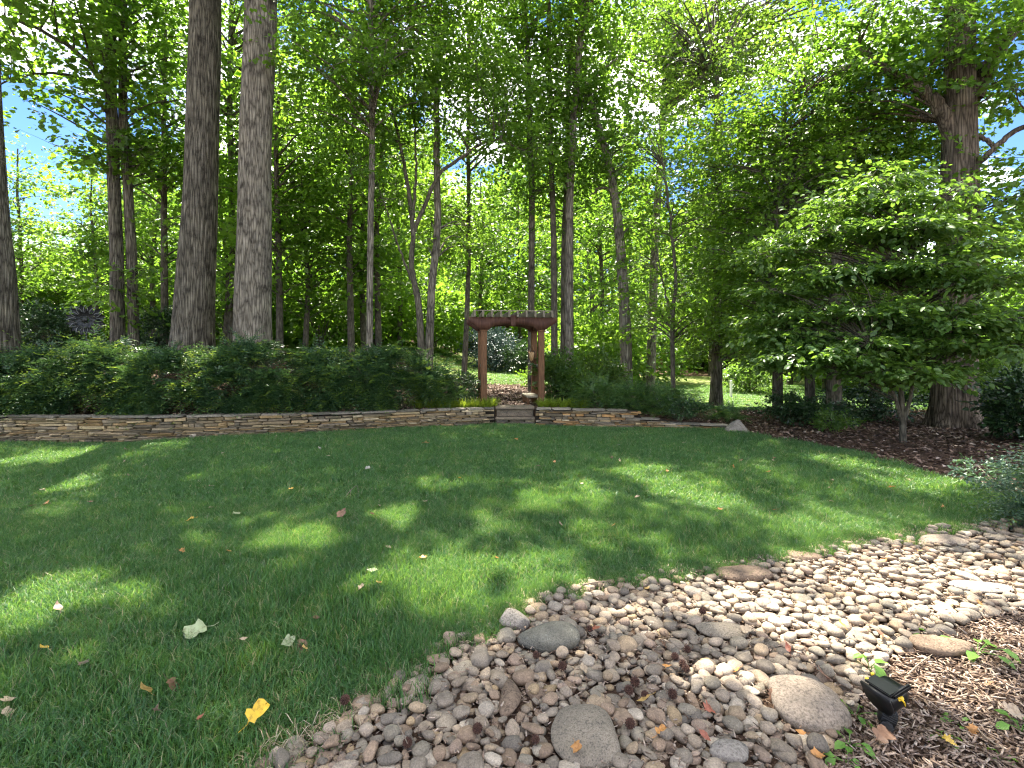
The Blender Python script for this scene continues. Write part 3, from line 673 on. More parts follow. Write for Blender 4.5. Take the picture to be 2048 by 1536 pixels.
make_tree('slim_tree', 'short dark trunk in the shade right of the slim dark trunk',
          [([onground(1668, 11.3), up(1668, 640, 11.4), up(1690, 420, 11.5)], .17, .09)], [B(1740, 560, 11.5, 1.0, .8, 14), B(1680, 700, 11.5, .9, .4, 10)], 'young', 'dogwood', .115, 'wide', 8, 13, .5)
make_tree('slim_tree', 'thin stem in the shade nearest the great oak trunk, hung with leaves',
          [([onground(1750, 13.0), up(1750, 640, 13.0), up(1810, 300, 13.0), up(1830, 150, 13)], .12, .06)], [B(1800, 420, 13, 1.1, 1.2, 16), B(1830, 250, 13.2, .9, .9, 10)], 'poplar', 'poplar', .115, 'wide', 8, 13, .5)
make_tree('oak_tree', 'great oak with the widest trunk, flaring roots and heavy limbs at the right',
          [([onground(1911, 10.9), up(1909, 700, 10.9), up(1917, 400, 10.9), up(1920, 200, 10.9), up(1918, -60, 10.9), up(1912, -300, 10.9)], .42, .20)],
          [B(1840, 110, 11.2, 1.2, .8, 22), B(1740, 180, 11.8, 1.3, .7, 20), B(1620, 110, 12, 1.2, .6, 14), B(1990, 110, 10.6, .8, .7, 12), B(2020, 200, 10.4, .5, .5, 6), B(2010, 360, 10.3, .6, .8, 11), B(2030, 440, 10.2, .4, .6, 6), B(1900, 30, 11, 1.0, .5, 12), B(1760, 60, 11.6, 1.2, .5, 12), B(1980, 490, 10.6, .5, .4, 5),
           ((8.5, 12, 14.8), (4.2, 4, 3.8), 60), ((13, 10, 13), (3.5, 3.5, 3.5), 30)],
          'oak', 'poplar', .115, 'wide', 10, 14, .5, big=True, flare=.55, ridge=36,
          limbs=[([up(1906, 280, 10.9), up(1880, 220, 10.9), up(1850, 185, 11), up(1790, 150, 11.3), up(1740, 120, 11.6)], .17, .07), ([up(1745, 122, 11.6), up(1690, 140, 11.8), up(1640, 165, 12), up(1610, 180, 12)], .075, .035),
                 ([up(1750, 118, 11.6), up(1710, 95, 11.8), up(1670, 95, 12), up(1640, 102, 12)], .06, .025), ([up(1945, 200, 10.9), up(1968, 150, 10.8), up(2010, 80, 10.6), up(2070, 15, 10.4)], .17, .12),
                 ([up(1940, 350, 10.8), up(1965, 320, 10.6), up(1985, 300, 10.5), up(2020, 270, 10.4), up(2070, 240, 10.2)], .06, .05), ([up(1940, 290, 10.8), up(1958, 275, 10.7), up(1975, 282, 10.6), up(1990, 300, 10.5)], .05, .04)])
make_tree('dogwood_tree', 'small dogwood with thin stems and flat layers of leaves in front of the great oak',
          [([onground(1806, 8.7), up(1803, 820, 8.7), up(1800, 760, 8.7), up(1806, 640, 8.7), up(1830, 500, 8.7)], .055, .022),
           ([up(1803, 840, 8.7), up(1785, 770, 8.6), up(1760, 690, 8.5)], .032, .015), ([up(1806, 850, 8.7), up(1822, 780, 8.6), up(1850, 690, 8.4)], .036, .016)],
          [B(1770, 742, 8.3, .80, .06, 20), B(1650, 712, 8.8, .80, .07, 20), B(1600, 670, 9.3, .60, .07, 12), B(1560, 640, 9.8, .6, .08, 12), B(1580, 720, 9.6, .5, .07, 10), B(1560, 510, 10.0, .7, .09, 12), B(1680, 420, 9.4, .7, .09, 11), B(1760, 360, 9.2, .6, .09, 10), B(1740, 685, 8.6, .90, .07, 22), B(1995, 690, 7.6, .55, .06, 12), B(1880, 655, 8.0, .60, .06, 12),
           B(1660, 628, 9.2, .85, .08, 20), B(1800, 620, 8.5, .80, .08, 16), B(1990, 640, 7.7, .60, .07, 13), B(1580, 580, 9.6, .6, .08, 10), B(1720, 545, 9.0, .85, .08, 18), B(1850, 540, 8.4, .75, .08, 14), B(1990, 560, 7.8, .55, .07, 11),
           B(1640, 470, 9.3, .6, .08, 9), B(1780, 465, 8.8, .8, .08, 16), B(1890, 455, 8.4, .6, .08, 10), B(1990, 490, 8.0, .5, .07, 8), B(1850, 400, 8.7, .55, .07, 8)],
          'young', 'dogwood', .10, 'oval', 9, 12, .34, cl_r=.36, cl_flat=.22, flat=.16, droop=.18, sun=False)
make_tree('lime_tree', 'tall pale leaved tree behind the dense dark tree, cropped by the top of the picture',
          [([onground(1300, 22), up(1310, 500, 22), up(1330, 200, 22), up(1340, -80, 22)], .22, .10)],
          [B(1330, 130, 22, 3.0, 2.6, 34), B(1390, 20, 22, 3.0, 2.4, 28), B(1270, 480, 22.5, 1.4, 1.2, 12), B(1250, 90, 22, 2.2, 2.2, 26), B(1290, 250, 22, 1.6, 1.4, 14), B(1500, 80, 21, 3.0, 2.4, 32), B(1600, 30, 20, 2.5, 2.0, 20)], 'grey', 'bright', .17, 'wide', 8, 12, .7, cl_r=1.2)

make_tree('lime_tree', 'tall pale leaved tree filling the gap behind the two thick trunks',
          [([onground(462, 20), up(465, 500, 20), up(462, 200, 20), up(470, -80, 20)], .15, .07)],
          [B(455, 60, 20, 2.0, 1.9, 26), B(590, 40, 20, 2.2, 1.8, 24), B(470, 230, 20, 1.8, 1.6, 20), B(580, 230, 20, 1.8, 1.4, 18), B(350, 120, 20, 1.6, 1.8, 16)], 'young', 'poplar', .135, 'wide', 11, 13, .65, cl_r=1.0)

# ---- woodland behind: three tree shapes, copied
def under_tree(seed, h, leafm, label):
    global rng
    rng = np.random.default_rng(seed)
    x0, y0 = 0.0, 26.0
    z0 = tz(x0, y0)
    st = [(x0, y0, z0 - .05), (x0 + .1, y0, z0 + h * .4), (x0 - .1, y0 + .1, z0 + h * .75), (x0, y0, z0 + h)]
    bl = [((x0, y0, z0 + h * .30), (1.5, 1.5, h * .10), 8), ((x0 + .4, y0, z0 + h * .5), (2.1, 2.1, h * .14), 16), ((x0 - .3, y0, z0 + h * .72), (2.0, 2.0, h * .15), 16), ((x0, y0, z0 + h * .93), (1.3, 1.3, h * .1), 8)]
    return make_tree('woodland_tree', label, [(st, .12, .03)], bl, 'young', leafm, .17, 'wide', 8, 12, .65, sun=False, cl_r=1.0)
LW = 'slim leafy woodland tree'
WG = 'woodland trees beyond the garden'
protos = [under_tree(101, 9.0, 'bright', LW), under_tree(202, 8.0, 'poplar', LW), under_tree(303, 10.5, 'bright', LW)]
spots = []
for px, d in [(-60, 19), (40, 21), (120, 23), (190, 20), (310, 21), (330, 17.5), (450, 20), (560, 17.5), (610, 19), (703, 18), (728, 21), (758, 19.5), (800, 25), (870, 33), (960, 36), (1040, 38), (1110, 34), (1180, 30), (1200, 24), (1260, 36), (1340, 40), (1420, 38), (1500, 36), (1580, 30), (1650, 26), (1700, 33), (1780, 24), (1860, 27), (1960, 22), (2060, 19), (1900, 17), (2120, 14), (1560, 42), (80, 30), (250, 32), (420, 34), (520, 30), (-150, 17), (900, 44), (1130, 46), (740, 44)]:
    spots.append((px, d))
spots.sort()
zone = lambda px: 'behind the hedge on the left' if px < 500 else 'behind the hedge beside the sapling' if px < 840 else 'seen past the arbor' if px < 1200 else 'beyond the sunny far grass' if px < 1600 else 'behind the great oak'
cnt = {}
ORD = ['first', 'second', 'third', 'fourth', 'fifth', 'sixth', 'seventh', 'eighth', 'ninth', 'tenth', 'eleventh', 'twelfth', 'thirteenth', 'fourteenth', 'fifteenth', 'sixteenth', 'seventeenth', 'eighteenth', 'nineteenth', 'twentieth']
for i, (px, d) in enumerate(spots):
    x = (px - 1024) / FPX * d; zn = zone(px); k = cnt.get(zn, 0); cnt[zn] = k + 1
    lab = f'{LW} {zn}, {ORD[k]} from the left there'
    s = random.uniform(.9, 1.2) * (1.25 if d > 28 else 1.0) * (.72 if px < 200 else .62 if px > 1840 else 1.0)
    if i < 3:
        o = protos[i]; o.location = (x, d, tz(x, d) - .05); o['label'] = lab; o['group'] = WG; o.scale = (s, s, s)
    else:
        copy_tree(protos[i % 3], (x, d, tz(x, d) - .05), random.uniform(0, 6.28), s, lab, WG)
rng = np.random.default_rng(77)
# a far wood that reads as one mass
n = 60000
a = rng.uniform(-1.25, 1.25, n); dd = rng.uniform(56, 76, n)
xx = np.tan(a * .72) * dd; hgt = (22 + 4.0 * np.sin(xx * .21) + 3.0 * np.sin(xx * .53 + 1)) * (1 - .62 * sstep(.68, .82, np.abs(xx / dd + .02)))
zz = terr(xx, dd) + rng.random(n) ** .8 * hgt
pos = np.column_stack([xx, dd, zz]) + rng.normal(0, .3, (n, 3))
V, F = scatter_leaves(pos, rng.normal(size=(n, 3)), np.tile([0, -.3, 1.0], (n, 1)) + rng.normal(0, .5, (n, 3)), rng.uniform(.5, 1.25, n), 'wide')
tag(obj('treeline', mesh_arrays('treeline', V, F, LEAF['poplar'])), 'far wood of green trees closing the view', 'trees', kind='stuff')

# ================================================================== RETAINING WALL
def rough_block(seed, sub=1):
    """irregular split stone, unit box centred at the origin (44 to 60 triangles)"""
    r = random.Random(seed)
    b = bmesh.new(); bmesh.ops.create_cube(b, size=1.0)
    bmesh.ops.bevel(b, geom=list(b.edges), offset=0.09, segments=1, affect='EDGES')
    for v in b.verts:
        v.co.x += r.uniform(-.035, .035) + (0.10 * r.uniform(-1, 1) * v.co.z)
        v.co.y += r.uniform(-.06, .06); v.co.z += r.uniform(-.10, .10)
    tl = r.uniform(-.14, .14)
    for v in b.verts: v.co.z += tl * v.co.x
    return b
STONE_ME = [bm_mesh('wall_stone', rough_block(s), M['wallstone']) for s in range(14)]
WCOL = [(0.19, 0.155, 0.112), (0.145, 0.122, 0.094), (0.225, 0.18, 0.12), (0.115, 0.102, 0.085), (0.265, 0.22, 0.15), (0.16, 0.138, 0.112), (0.205, 0.15, 0.088), (0.28, 0.245, 0.19), (0.13, 0.114, 0.096)]
WCOL_R = WCOL + [(0.27, 0.17, 0.085), (0.30, 0.185, 0.09), (0.23, 0.15, 0.085), (0.17, 0.155, 0.14)]
def build_wall(name, label, x0, x1, topf, steps=None):
    root = empty(name, (x0, float(wall_y(x0)), 0)); tag(root, label, 'wall', kind='thing')
    org = np.array(root.location)
    # arc-length parametrisation of the wall face
    xs = np.linspace(x0, x1, 600); ys = wall_y(xs)
    ys = np.convolve(np.pad(ys, 20, mode='edge'), np.ones(41) / 41, 'valid')
    S = np.concatenate([[0], np.cumsum(np.hypot(np.diff(xs), np.diff(ys)))])
    Lt = S[-1]
    stones = []
    z = -0.05; course = 0
    zmax = max(topf(x) for x in xs)
    while z < zmax:
        h = random.choice([.026, .033, .040, .049, .060])
        s = -random.uniform(0, .3)
        while s < Lt:
            ln = random.choice([.09, .13, .17, .22, .28, .36, .50]) * random.uniform(.8, 1.2)
            sm = s + ln / 2
            xm = np.interp(sm, S, xs); top = float(topf(xm)) - 0.034
            if 0 <= sm <= Lt and z + h * .6 < top:
                a = max(s, 0); b = min(s + ln, Lt)
                hh = h
                if random.random() < .18:                   # a pair of thin slips in one course
                    hs = h * random.uniform(.4, .6)
                    stones.append((a, b, z, hs, 0)); stones.append((a, b, z + hs, h - hs, 0))
                else: stones.append((a, b, z, hh, 0))
            s += ln
        z += h; course += 1
    s = 0.0
    while s < Lt:                                           # cap course
        ln = random.uniform(.3, .75); sm = min(s + ln / 2, Lt)
        top = float(topf(np.interp(sm, S, xs)))
        stones.append((s, min(s + ln, Lt), top - 0.036, 0.036, 1)); s += ln
    out = []
    for a, b, z, h, cap in stones:
        if b - a < .05: continue
        sm = (a + b) / 2; x = np.interp(sm, S, xs); y = np.interp(sm, S, ys)
        xa, ya = np.interp(a, S, xs), np.interp(a, S, ys); xb, yb = np.interp(b, S, xs), np.interp(b, S, ys)
        ang = math.atan2(yb - ya, xb - xa)
        dep = .26 if cap else .22
        jit = random.uniform(-.032, .03) - (.012 if cap else 0)
        c = random.choice(WCOL_R if x > 0.3 else WCOL); f = random.uniform(.8, 1.3); c = (c[0] * 1.24, c[1] * 1.18, c[2] * 1.02)
        if cap: c = random.choice([(0.175, 0.16, 0.13), (0.21, 0.19, 0.16), (0.14, 0.13, 0.11)])
        out.append(dict(p=(x - math.sin(ang) * (dep / 2 + jit), y + math.cos(ang) * (dep / 2 + jit), z + h / 2), ang=ang + random.uniform(-.03, .03), sc=((b - a) * random.uniform(.92, .98), dep, h * random.uniform(.74, .92)), col=tuple(v * f for v in c), me=random.randrange(14)))
    # the dark packing behind the stones
    k = np.linspace(0, 599, 80).astype(int); P = []
    for i in k:
        t = float(topf(xs[i])) - .03; P += [(xs[i], ys[i] + .10, -.1), (xs[i], ys[i] + .10, t), (xs[i], ys[i] + .27, t), (xs[i], ys[i] + .27, -.1)]
    P = np.array(P) - org; q = np.arange(79)[:, None] * 4
    F = np.concatenate([np.concatenate([q + a_, q + 4 + a_, q + 4 + b_, q + b_], 1) for a_, b_ in ((0, 1), (1, 2), (2, 3))])
    obj('wall_core', mesh_arrays('wall_core', P, F, M['core']), root)
    return root, org, out
wr1, wo1, ws1 = build_wall('retaining_wall', 'dry stacked stone retaining wall curving below the long hedge left of the steps', -13.5, -0.37, wall_top)
wr2, wo2, ws2 = build_wall('retaining_wall', 'stepped low stacked stone wall right of the steps, ending at a pointed boulder', 0.50, 4.28, wall_top)
def app_size(d):
    x, y, z = d['p']
    if abs(x / y) > 1.02: return 0
    return d['sc'][0] * d['sc'][2] / y ** 2
rank = sorted([(app_size(d), i, w) for w, L_ in ((0, ws1), (1, ws2)) for i, d in enumerate(L_)], reverse=True)
solo = {(w_, i) for a_, i, w_ in rank[:560] if a_ > 0}
nper = [0, 0]; solo2 = set()
for a_, i, w_ in rank:
    if a_ > 0 and nper[w_] < 300: solo2.add((w_, i)); nper[w_] += 1
for w_, (root, org, L_) in enumerate(((wr1, wo1, ws1), (wr2, wo2, ws2))):
    mb = MB(); cols = []
    for i, d in enumerate(L_):
        if (w_, i) in solo2:
            o = obj('wall_stone', STONE_ME[d['me']], root, np.array(d['p']) - org, (0, 0, d['ang']), d['sc']); o.color = (*d['col'], 1)
        else:
            me = STONE_ME[d['me']]; V = np.empty(len(me.vertices) * 3); me.vertices.foreach_get('co', V); V = V.reshape(-1, 3) * d['sc']
            ca, sa = math.cos(d['ang']), math.sin(d['ang'])
            V = np.column_stack([V[:, 0] * ca - V[:, 1] * sa, V[:, 0] * sa + V[:, 1] * ca, V[:, 2]]) + np.array(d['p']) - org
            by = {}
            for p in me.polygons: by.setdefault(len(p.vertices), []).append(list(p.vertices))
            mb.add(V, [np.array(f) for f in by.values()]); cols.append(np.tile((*d['col'], 1), (len(V), 1)))
    if mb.n:
        me = mb.mesh('remaining_wall_stones', M['wallstone_attr']); at = me.attributes.new('col', 'FLOAT_COLOR', 'POINT'); at.data.foreach_set('color', np.concatenate(cols).astype(np.float32).ravel())
        tag(obj('remaining_wall_stones', me, root), kind='stuff')
# drain pipe end in the wall
pp = G0(380, 882); V, F = tube([(0, -.05, 0), (0, .12, 0)], .034, 20); V2, F2 = tube([(0, .12, 0), (0, -.05, 0)], .026, 20)
mb = MB(); mb.add(V, F); mb.add(V2, F2)
a = np.arange(20); V3 = np.concatenate([V[:20], V2[20:40]]); 
ring = []
for i in range(20):
    th = i / 20 * 2 * math.pi
th = a / 20 * 2 * math.pi
ro = np.column_stack([np.cos(th) * .034, np.full(20, -.05), np.sin(th) * .034]); ri = np.column_stack([np.cos(th) * .024, np.full(20, -.05), np.sin(th) * .024]); rb = ri + [0, .09, 0]
mb2 = MB(); mb2.add(np.concatenate([ro, ri, rb, ro + [0, .15, 0]]), [np.stack([a, (a + 1) % 20, 20 + (a + 1) % 20, 20 + a], -1), np.stack([20 + a, 20 + (a + 1) % 20, 40 + (a + 1) % 20, 40 + a], -1), np.stack([60 + a, 60 + (a + 1) % 20, (a + 1) % 20, a], -1)])
pipe = obj('drain_pipe', mb2.mesh('drain_pipe', M['pipe']), wr1, np.array([pp[0], float(wall_y(pp[0])) - .01, 0.075]) - wo1)
obj('pipe_shade_disc', mesh_arrays('pipe_shade_disc', rb, [a[None, :]], M['holeshade']), pipe)  # dark disc painted for the shade deep in the pipe

# ---- steps between the two walls
st = empty('stone_steps', (0.065, 10.92, 0)); tag(st, 'two smooth stone slab steps between the stacked walls below the arbor', 'steps')
obj('step_slab', bm_mesh('step_slab', box_bm(.845, .5, .055, .012, (0, .33, .345)), M['slab']), st)
obj('riser', bm_mesh('riser', box_bm(.80, .40, .15, .012, (0, .33, .24)), M['slab']), st)
obj('step_slab', bm_mesh('step_slab', box_bm(.845, .42, .05, .012, (0, .17, .138)), M['slab']), st)
for k, (xx_, zz_, w_, h_) in enumerate([(-.30, .03, .22, .055), (-.04, .03, .28, .055), (.27, .03, .30, .055), (-.28, .085, .26, .05), (.03, .085, .30, .05), (.31, .085, .20, .05)]):
    o = obj('riser_stone', STONE_ME[k], st, (xx_, .13, zz_), (0, 0, 0), (w_, .24, h_)); o.color = (*random.choice(WCOL), 1)

# ================================================================== ARBOR
AX, AY = -0.045, 12.05
AZ = tz(AX, AY) - .02
ar = empty('garden_arbor', (AX, AY, AZ), math.radians(7.5)); tag(ar, 'reddish brown timber arbor with arched beams and slatted top over the path', 'arbor')
HW, HD, PH = .655, .47, 1.77                       # half width and depth between posts, post height
def post(x, y):
    p = obj('post', bm_mesh('post', box_bm(.135, .135, PH, .012, (0, 0, PH / 2)), M['redwood']), ar, (x, y, 0))
    obj('post_cap', bm_mesh('post_cap', box_bm(.168, .168, .026, .006, (0, 0, PH - .012)), M['redwood']), p)
    obj('post_foot', bm_mesh('post_foot', box_bm(.15, .15, .09, .008, (0, 0, .03)), M['redwood']), p)
for sx in (-1, 1):
    for sy in (-1, 1): post(sx * HW, sy * HD)
def arch_beam(y, th):
    n = 24; half = 1.0; top = PH + .285
    xs = np.linspace(-half, half, 61)
    low = np.where(np.abs(xs) <= HW - .14, PH + .02 + .115 * np.sqrt(np.clip(1 - (xs / (HW - .13)) ** 2, 0, 1)), PH + .004)
    e = (np.abs(xs) - (HW + .10)) / (half - HW - .10)
    low = np.where(e > 0, PH + .004 + (.17) * np.clip(e, 0, 1) ** .8, low)
    V = []
    for yy in (-th / 2, th / 2):
        V += [(x, yy, l) for x, l in zip(xs, low)] + [(x, yy, top) for x in xs]
    V = np.array(V); k = len(xs); i = np.arange(k - 1)
    F = np.concatenate([np.stack([i, i + 1, k + i + 1, k + i], -1), np.stack([2 * k + i + 1, 2 * k + i, 3 * k + i, 3 * k + i + 1], -1), np.stack([k + i, k + i + 1, 3 * k + i + 1, 3 * k + i], -1), np.stack([i + 1, i, 2 * k + i, 2 * k + i + 1], -1), np.array([(0, k, 3 * k, 2 * k), (k - 1, 2 * k + k - 1, 3 * k + k - 1, 2 * k - 1)])])
    b = obj('arched_beam', mesh_arrays('arched_beam', V, F, M['darkwood']), ar, (0, y, 0))
    kb = box_bm(.125, .05, .23, .006)
    for v in kb.verts: v.co.x *= (1.18 if v.co.z > 0 else .78)
    obj('keystone', bm_mesh('keystone', kb, M['darkwood']), b, (0, -.045 if y < 0 else .045, PH + .21))
    return b
arch_beam(-HD - .03, .075); arch_beam(HD + .03, .075)
for sx in (-1, 1):
    obj('side_beam', bm_mesh('side_beam', box_bm(.06, 2 * HD - .02, .13, .006, (0, 0, PH + .09)), M['redwood']), ar, (sx * HW, 0, 0))
for k in range(10):
    x = -.87 + k * .1933
    rb_ = box_bm(.042, 1.36, .135, .004)
    for v in rb_.verts:
        if abs(v.co.y) > .6 and v.co.z < 0: v.co.z += .0
    obj('rafter', bm_mesh('rafter', rb_, M['greywood']), ar, (x, 0, PH + .285 + .066), (0, random.uniform(-.05, .05), random.uniform(-.01, .01)))
for y in (-.60,):
    obj('batten', bm_mesh('batten', box_bm(1.80, .03, .022, .003), M['greywood']), ar, (0, y, PH + .285 + .143))
# side screens with vertical slats
for sx in (-1, 1):
    pn = obj('side_screen', bm_mesh('side_screen', box_bm(.04, 2 * HD - .15, .055, .005, (0, 0, .95)), M['greywood']), ar, (sx * (HW + .005), 0, 0))
    obj('rail', bm_mesh('rail', box_bm(.045, 2 * HD - .15, .06, .005, (0, 0, .24)), M['redwood']), pn)
    for k in range(7):
        obj('slat', bm_mesh('slat', box_bm(.018, .075, .66, .003, (0, -.345 + k * .115, .595)), M['redwood']), pn)
sb_ = obj('bench_seat', bm_mesh('bench_seat', box_bm(.30, 2 * HD - .18, .045, .006, (0, 0, .25)), M['greywood']), ar, (HW - .17, 0.0, 0))
obj('bench_apron', bm_mesh('bench_apron', box_bm(.03, 2 * HD - .2, .10, .005, (-.12, 0, .172)), M['redwood']), sb_)
for yy in (-.3, .3): obj('leg', bm_mesh('leg', box_bm(.05, .05, .2, .004, (-.1, yy, .1)), M['redwood']), sb_)
# shield ornament hanging inside the right side
ca_, sa_ = math.cos(math.radians(7.5)), math.sin(math.radians(7.5))
def arp(x, y, z): return (AX + x * ca_ - y * sa_, AY + x * sa_ + y * ca_, AZ + z)
pl = empty('hanging_plaque', arp(HW - .10, .22, 1.18), math.radians(7.5 - 38)); tag(pl, 'tan carved shield shaped plaque hanging inside the right side of the arbor', 'ornament')
out = np.array([(0, -.17), (.035, -.14), (.075, -.03), (.09, .07), (.08, .12), (.035, .105), (0, .125), (-.035, .105), (-.08, .12), (-.09, .07), (-.075, -.03), (-.035, -.14)])
def plate(o2, t):
    n = len(o2); V = np.concatenate([np.column_stack([o2[:, 0], np.full(n, -t / 2), o2[:, 1]]), np.column_stack([o2[:, 0], np.full(n, t / 2), o2[:, 1]])])
    a = np.arange(n); return V, [a[None, :], (a[::-1] + n)[None, :], np.stack([(a + 1) % n, a, a + n, (a + 1) % n + n], -1)]
mb = MB(); mb.add(*plate(out, .03)); obj('rim', mb.mesh('rim', M['carveddark']), pl)
mb = MB(); mb.add(*plate(out * .78, .02)); obj('face', mb.mesh('face', M['tanwood']), pl, (0, -.017, 0))
mb = MB(); mb.add(*plate(np.array([(0, -.09), (.018, -.04), (.022, .03), (0, .05), (-.022, .03), (-.018, -.04)]), .03)); obj('nose', mb.mesh('nose', M['tanwood']), pl, (0, -.032, 0))
mb = MB(); mb.add(*tube(smooth_path([(-.08, 0, .09), (-.03, .01, .2), (0, .02, .26), (.03, .01, .2), (.08, 0, .09)], 16), .006, 6)); obj('cord', mb.mesh('cord', M['rope']), pl)

# ================================================================== METAL FLOWER ORNAMENT
fx = PX(172, 640, 13.2); fg = tz(fx[0], fx[1])
fl = empty('metal_flower_ornament', (fx[0], fx[1], fg - .05), math.radians(28)); tag(fl, 'dark metal flower windmill ornament on a thin pole above the hedge', 'ornament')
hz_ = fx[2] - fg + .05; FS = .84
mb = MB(); mb.add(*tube([(0, .06, 0), (0, .06, hz_)], .013, 8)); obj('pole', mb.mesh('pole', M['bronze']), fl)
def petal(L0, W, r):
    t = np.linspace(0, 1, 13); w_ = W * np.sin(np.pi * t ** .75); 
    P = np.concatenate([np.column_stack([w_, np.zeros(13), t * L0]), np.column_stack([-w_[::-1][1:], np.zeros(12), (t[::-1] * L0)[1:]])])
    return tube(P, r, 5)
mbp = MB(); mbp.add(*petal(.25, .052, .011)); me_loop = mbp.mesh('petal', M['bronze_light'])
t = np.linspace(0, 1, 9); wv = .085 * np.sin(np.pi * t ** .8)
mbq = MB(); mbq.add(np.concatenate([np.column_stack([wv, np.full(9, .0), t * .31]), np.column_stack([-wv, np.full(9, .0), t * .31]), np.column_stack([wv * 0, np.full(9, .03), t * .31])]), np.concatenate([np.stack([np.arange(8), np.arange(8) + 1, np.arange(8) + 19, np.arange(8) + 18], -1), np.stack([np.arange(8) + 18, np.arange(8) + 19, np.arange(8) + 10, np.arange(8) + 9], -1)]))
me_plate = mbq.mesh('petal', M['bronze'])
for k in range(12):
    a = k / 12 * 2 * math.pi
    for (m_, off, y_, r_) in ((me_loop, 0, -.03, .20), (me_plate, .26, .03, .19)):
        o = obj('petal', m_, fl, (math.sin(a + off) * r_ * FS, y_, hz_ + math.cos(a + off) * r_ * FS), (0.12, a + off, 0), (FS, FS, FS))
for k in range(10):
    a = k / 10 * 2 * math.pi + .2; obj('inner_petal', me_plate, fl, (math.sin(a) * .06, -.05, hz_ + math.cos(a) * .06), (.3, a, 0), (.75, .75, .62))
b = bmesh.new(); bmesh.ops.create_uvsphere(b, u_segments=16, v_segments=8, radius=.065)
for v in b.verts: v.co.y *= .5
obj('hub', bm_mesh('hub', b, M['bronze'], True), fl, (0, -.09, hz_))

# ================================================================== HEDGE AND SHRUBS
def fronds(pos, dirs, length, n_pairs, leaf, arch=0.45, lw=.2, tipm=0.0):
    """feathery yew sprays: a drooping rachis with two rows of flat needles; returns needle arrays + tip flags"""
    n = len(pos)
    d = dirs / (np.linalg.norm(dirs, axis=1)[:, None] + 1e-9)
    up_ = np.tile([0, 0, 1.0], (n, 1)) + rng.normal(0, .25, (n, 3))
    R = basis(d, up_)
    t = np.linspace(.08, 1, n_pairs)
    Ls = length * rng.uniform(.65, 1.35, n)
    ax = np.stack([t[None] * Ls[:, None], np.zeros((n, n_pairs)), -arch * Ls[:, None] * t[None] ** 2], -1)
    P = np.einsum('nij,nkj->nki', R, ax) + pos[:, None, :]
    tang = np.stack([np.ones((n, n_pairs)), np.zeros((n, n_pairs)), -2 * arch * t[None].repeat(n, 0)], -1)
    res_p, res_d, res_u, res_s = [], [], [], []
    for sgn in (-1, 1):
        ld = tang * .55 + np.array([0, sgn * .9, .22])
        res_p.append(P); res_d.append(np.einsum('nij,nkj->nki', R, ld) + rng.normal(0, .12, P.shape))
        res_u.append(np.broadcast_to(R[:, None, :, 2], P.shape) + rng.normal(0, .25, P.shape))
        res_s.append(leaf * (1 - .55 * t[None] ** 2) * rng.uniform(.8, 1.2, (n, n_pairs)))
    tip = np.broadcast_to(t[None] > .72, (n, n_pairs))
    return (np.concatenate([a.reshape(-1, 3) for a in res_p]), np.concatenate([a.reshape(-1, 3) for a in res_d]), np.concatenate([a.reshape(-1, 3) for a in res_u]), np.concatenate([a.ravel() for a in res_s]), np.concatenate([tip.ravel()] * 2))
LK['yew'] = leaf_kite(0.32, 0.03)
def yew_parts(root, pos, dirs, length, n_pairs, leaf, arch, tips=0.35, lm='yew'):
    org = np.array(root.location)
    p, d, u, s, tip = fronds(pos, dirs, length, n_pairs, leaf, arch)
    frond_new = np.tile(np.repeat(rng.random(len(pos)) < tips, n_pairs), 2)
    m = tip & frond_new
    V, F = scatter_leaves(p[~m] - org, d[~m], u[~m], s[~m], 'yew'); obj('foliage', mesh_arrays('foliage', V, F, LEAF[lm]), root)
    if m.any():
        V, F = scatter_leaves(p[m] - org, d[m], u[m], s[m], 'yew'); obj('new_growth', mesh_arrays('new_growth', V, F, LEAF['yewtip']), root)
# long hedge on the bank
hx0, hx1 = -12.5, -1.55
hroot = empty('hedge', ((hx0 + hx1) / 2, 9.9, .4)); tag(hroot, 'long dark green plum yew hedge with arching feathery sprays on the stone wall', 'hedge')
ncl = 240; per = 36; n = ncl * per
cx_ = np.sort(rng.uniform(hx0, hx1, ncl)) ; endf = sstep(hx1 + .1, hx1 - 1.3, cx_)
wyc = wall_y(cx_); angc = np.where(rng.random(ncl) < .35, rng.uniform(0, .7, ncl), rng.uniform(-.1, 1.5, ncl))
topz = (1.47 + .10 * np.sin(cx_ * 2.1) + .08 * np.sin(cx_ * 4.7 + 1)) * (0.62 + .38 * endf)
cyc = wyc + 1.30 - .82 * np.cos(angc) * rng.uniform(.8, 1.05, ncl); czc = .55 + (topz - .55) * np.sin(np.clip(angc, 0, 1.6)) * rng.uniform(.88, 1.03, ncl)
bk = rng.random(ncl) < .2; cyc = np.where(bk, wyc + rng.uniform(1.2, 2.1, ncl), cyc); czc = np.where(bk, topz, czc)
rp_ = lambda a_: np.repeat(a_, per)
x = rp_(cx_) + rng.normal(0, .10, n); y = rp_(cyc) + rng.normal(0, .08, n); z = np.maximum(rp_(czc) + rng.normal(0, .07, n), .44)
pos = np.column_stack([x, y, z])
dirs = np.column_stack([rng.normal(0, .85, n), -np.cos(rp_(angc)) * .75 - .25 + rng.normal(0, .45, n), np.sin(rp_(angc)) * .65 + .12 + rng.normal(0, .35, n)])
pos -= dirs / np.linalg.norm(dirs, axis=1)[:, None] * .12
yew_parts(hroot, pos, dirs, .47, 10, .112, .58, .38)
mb = MB()
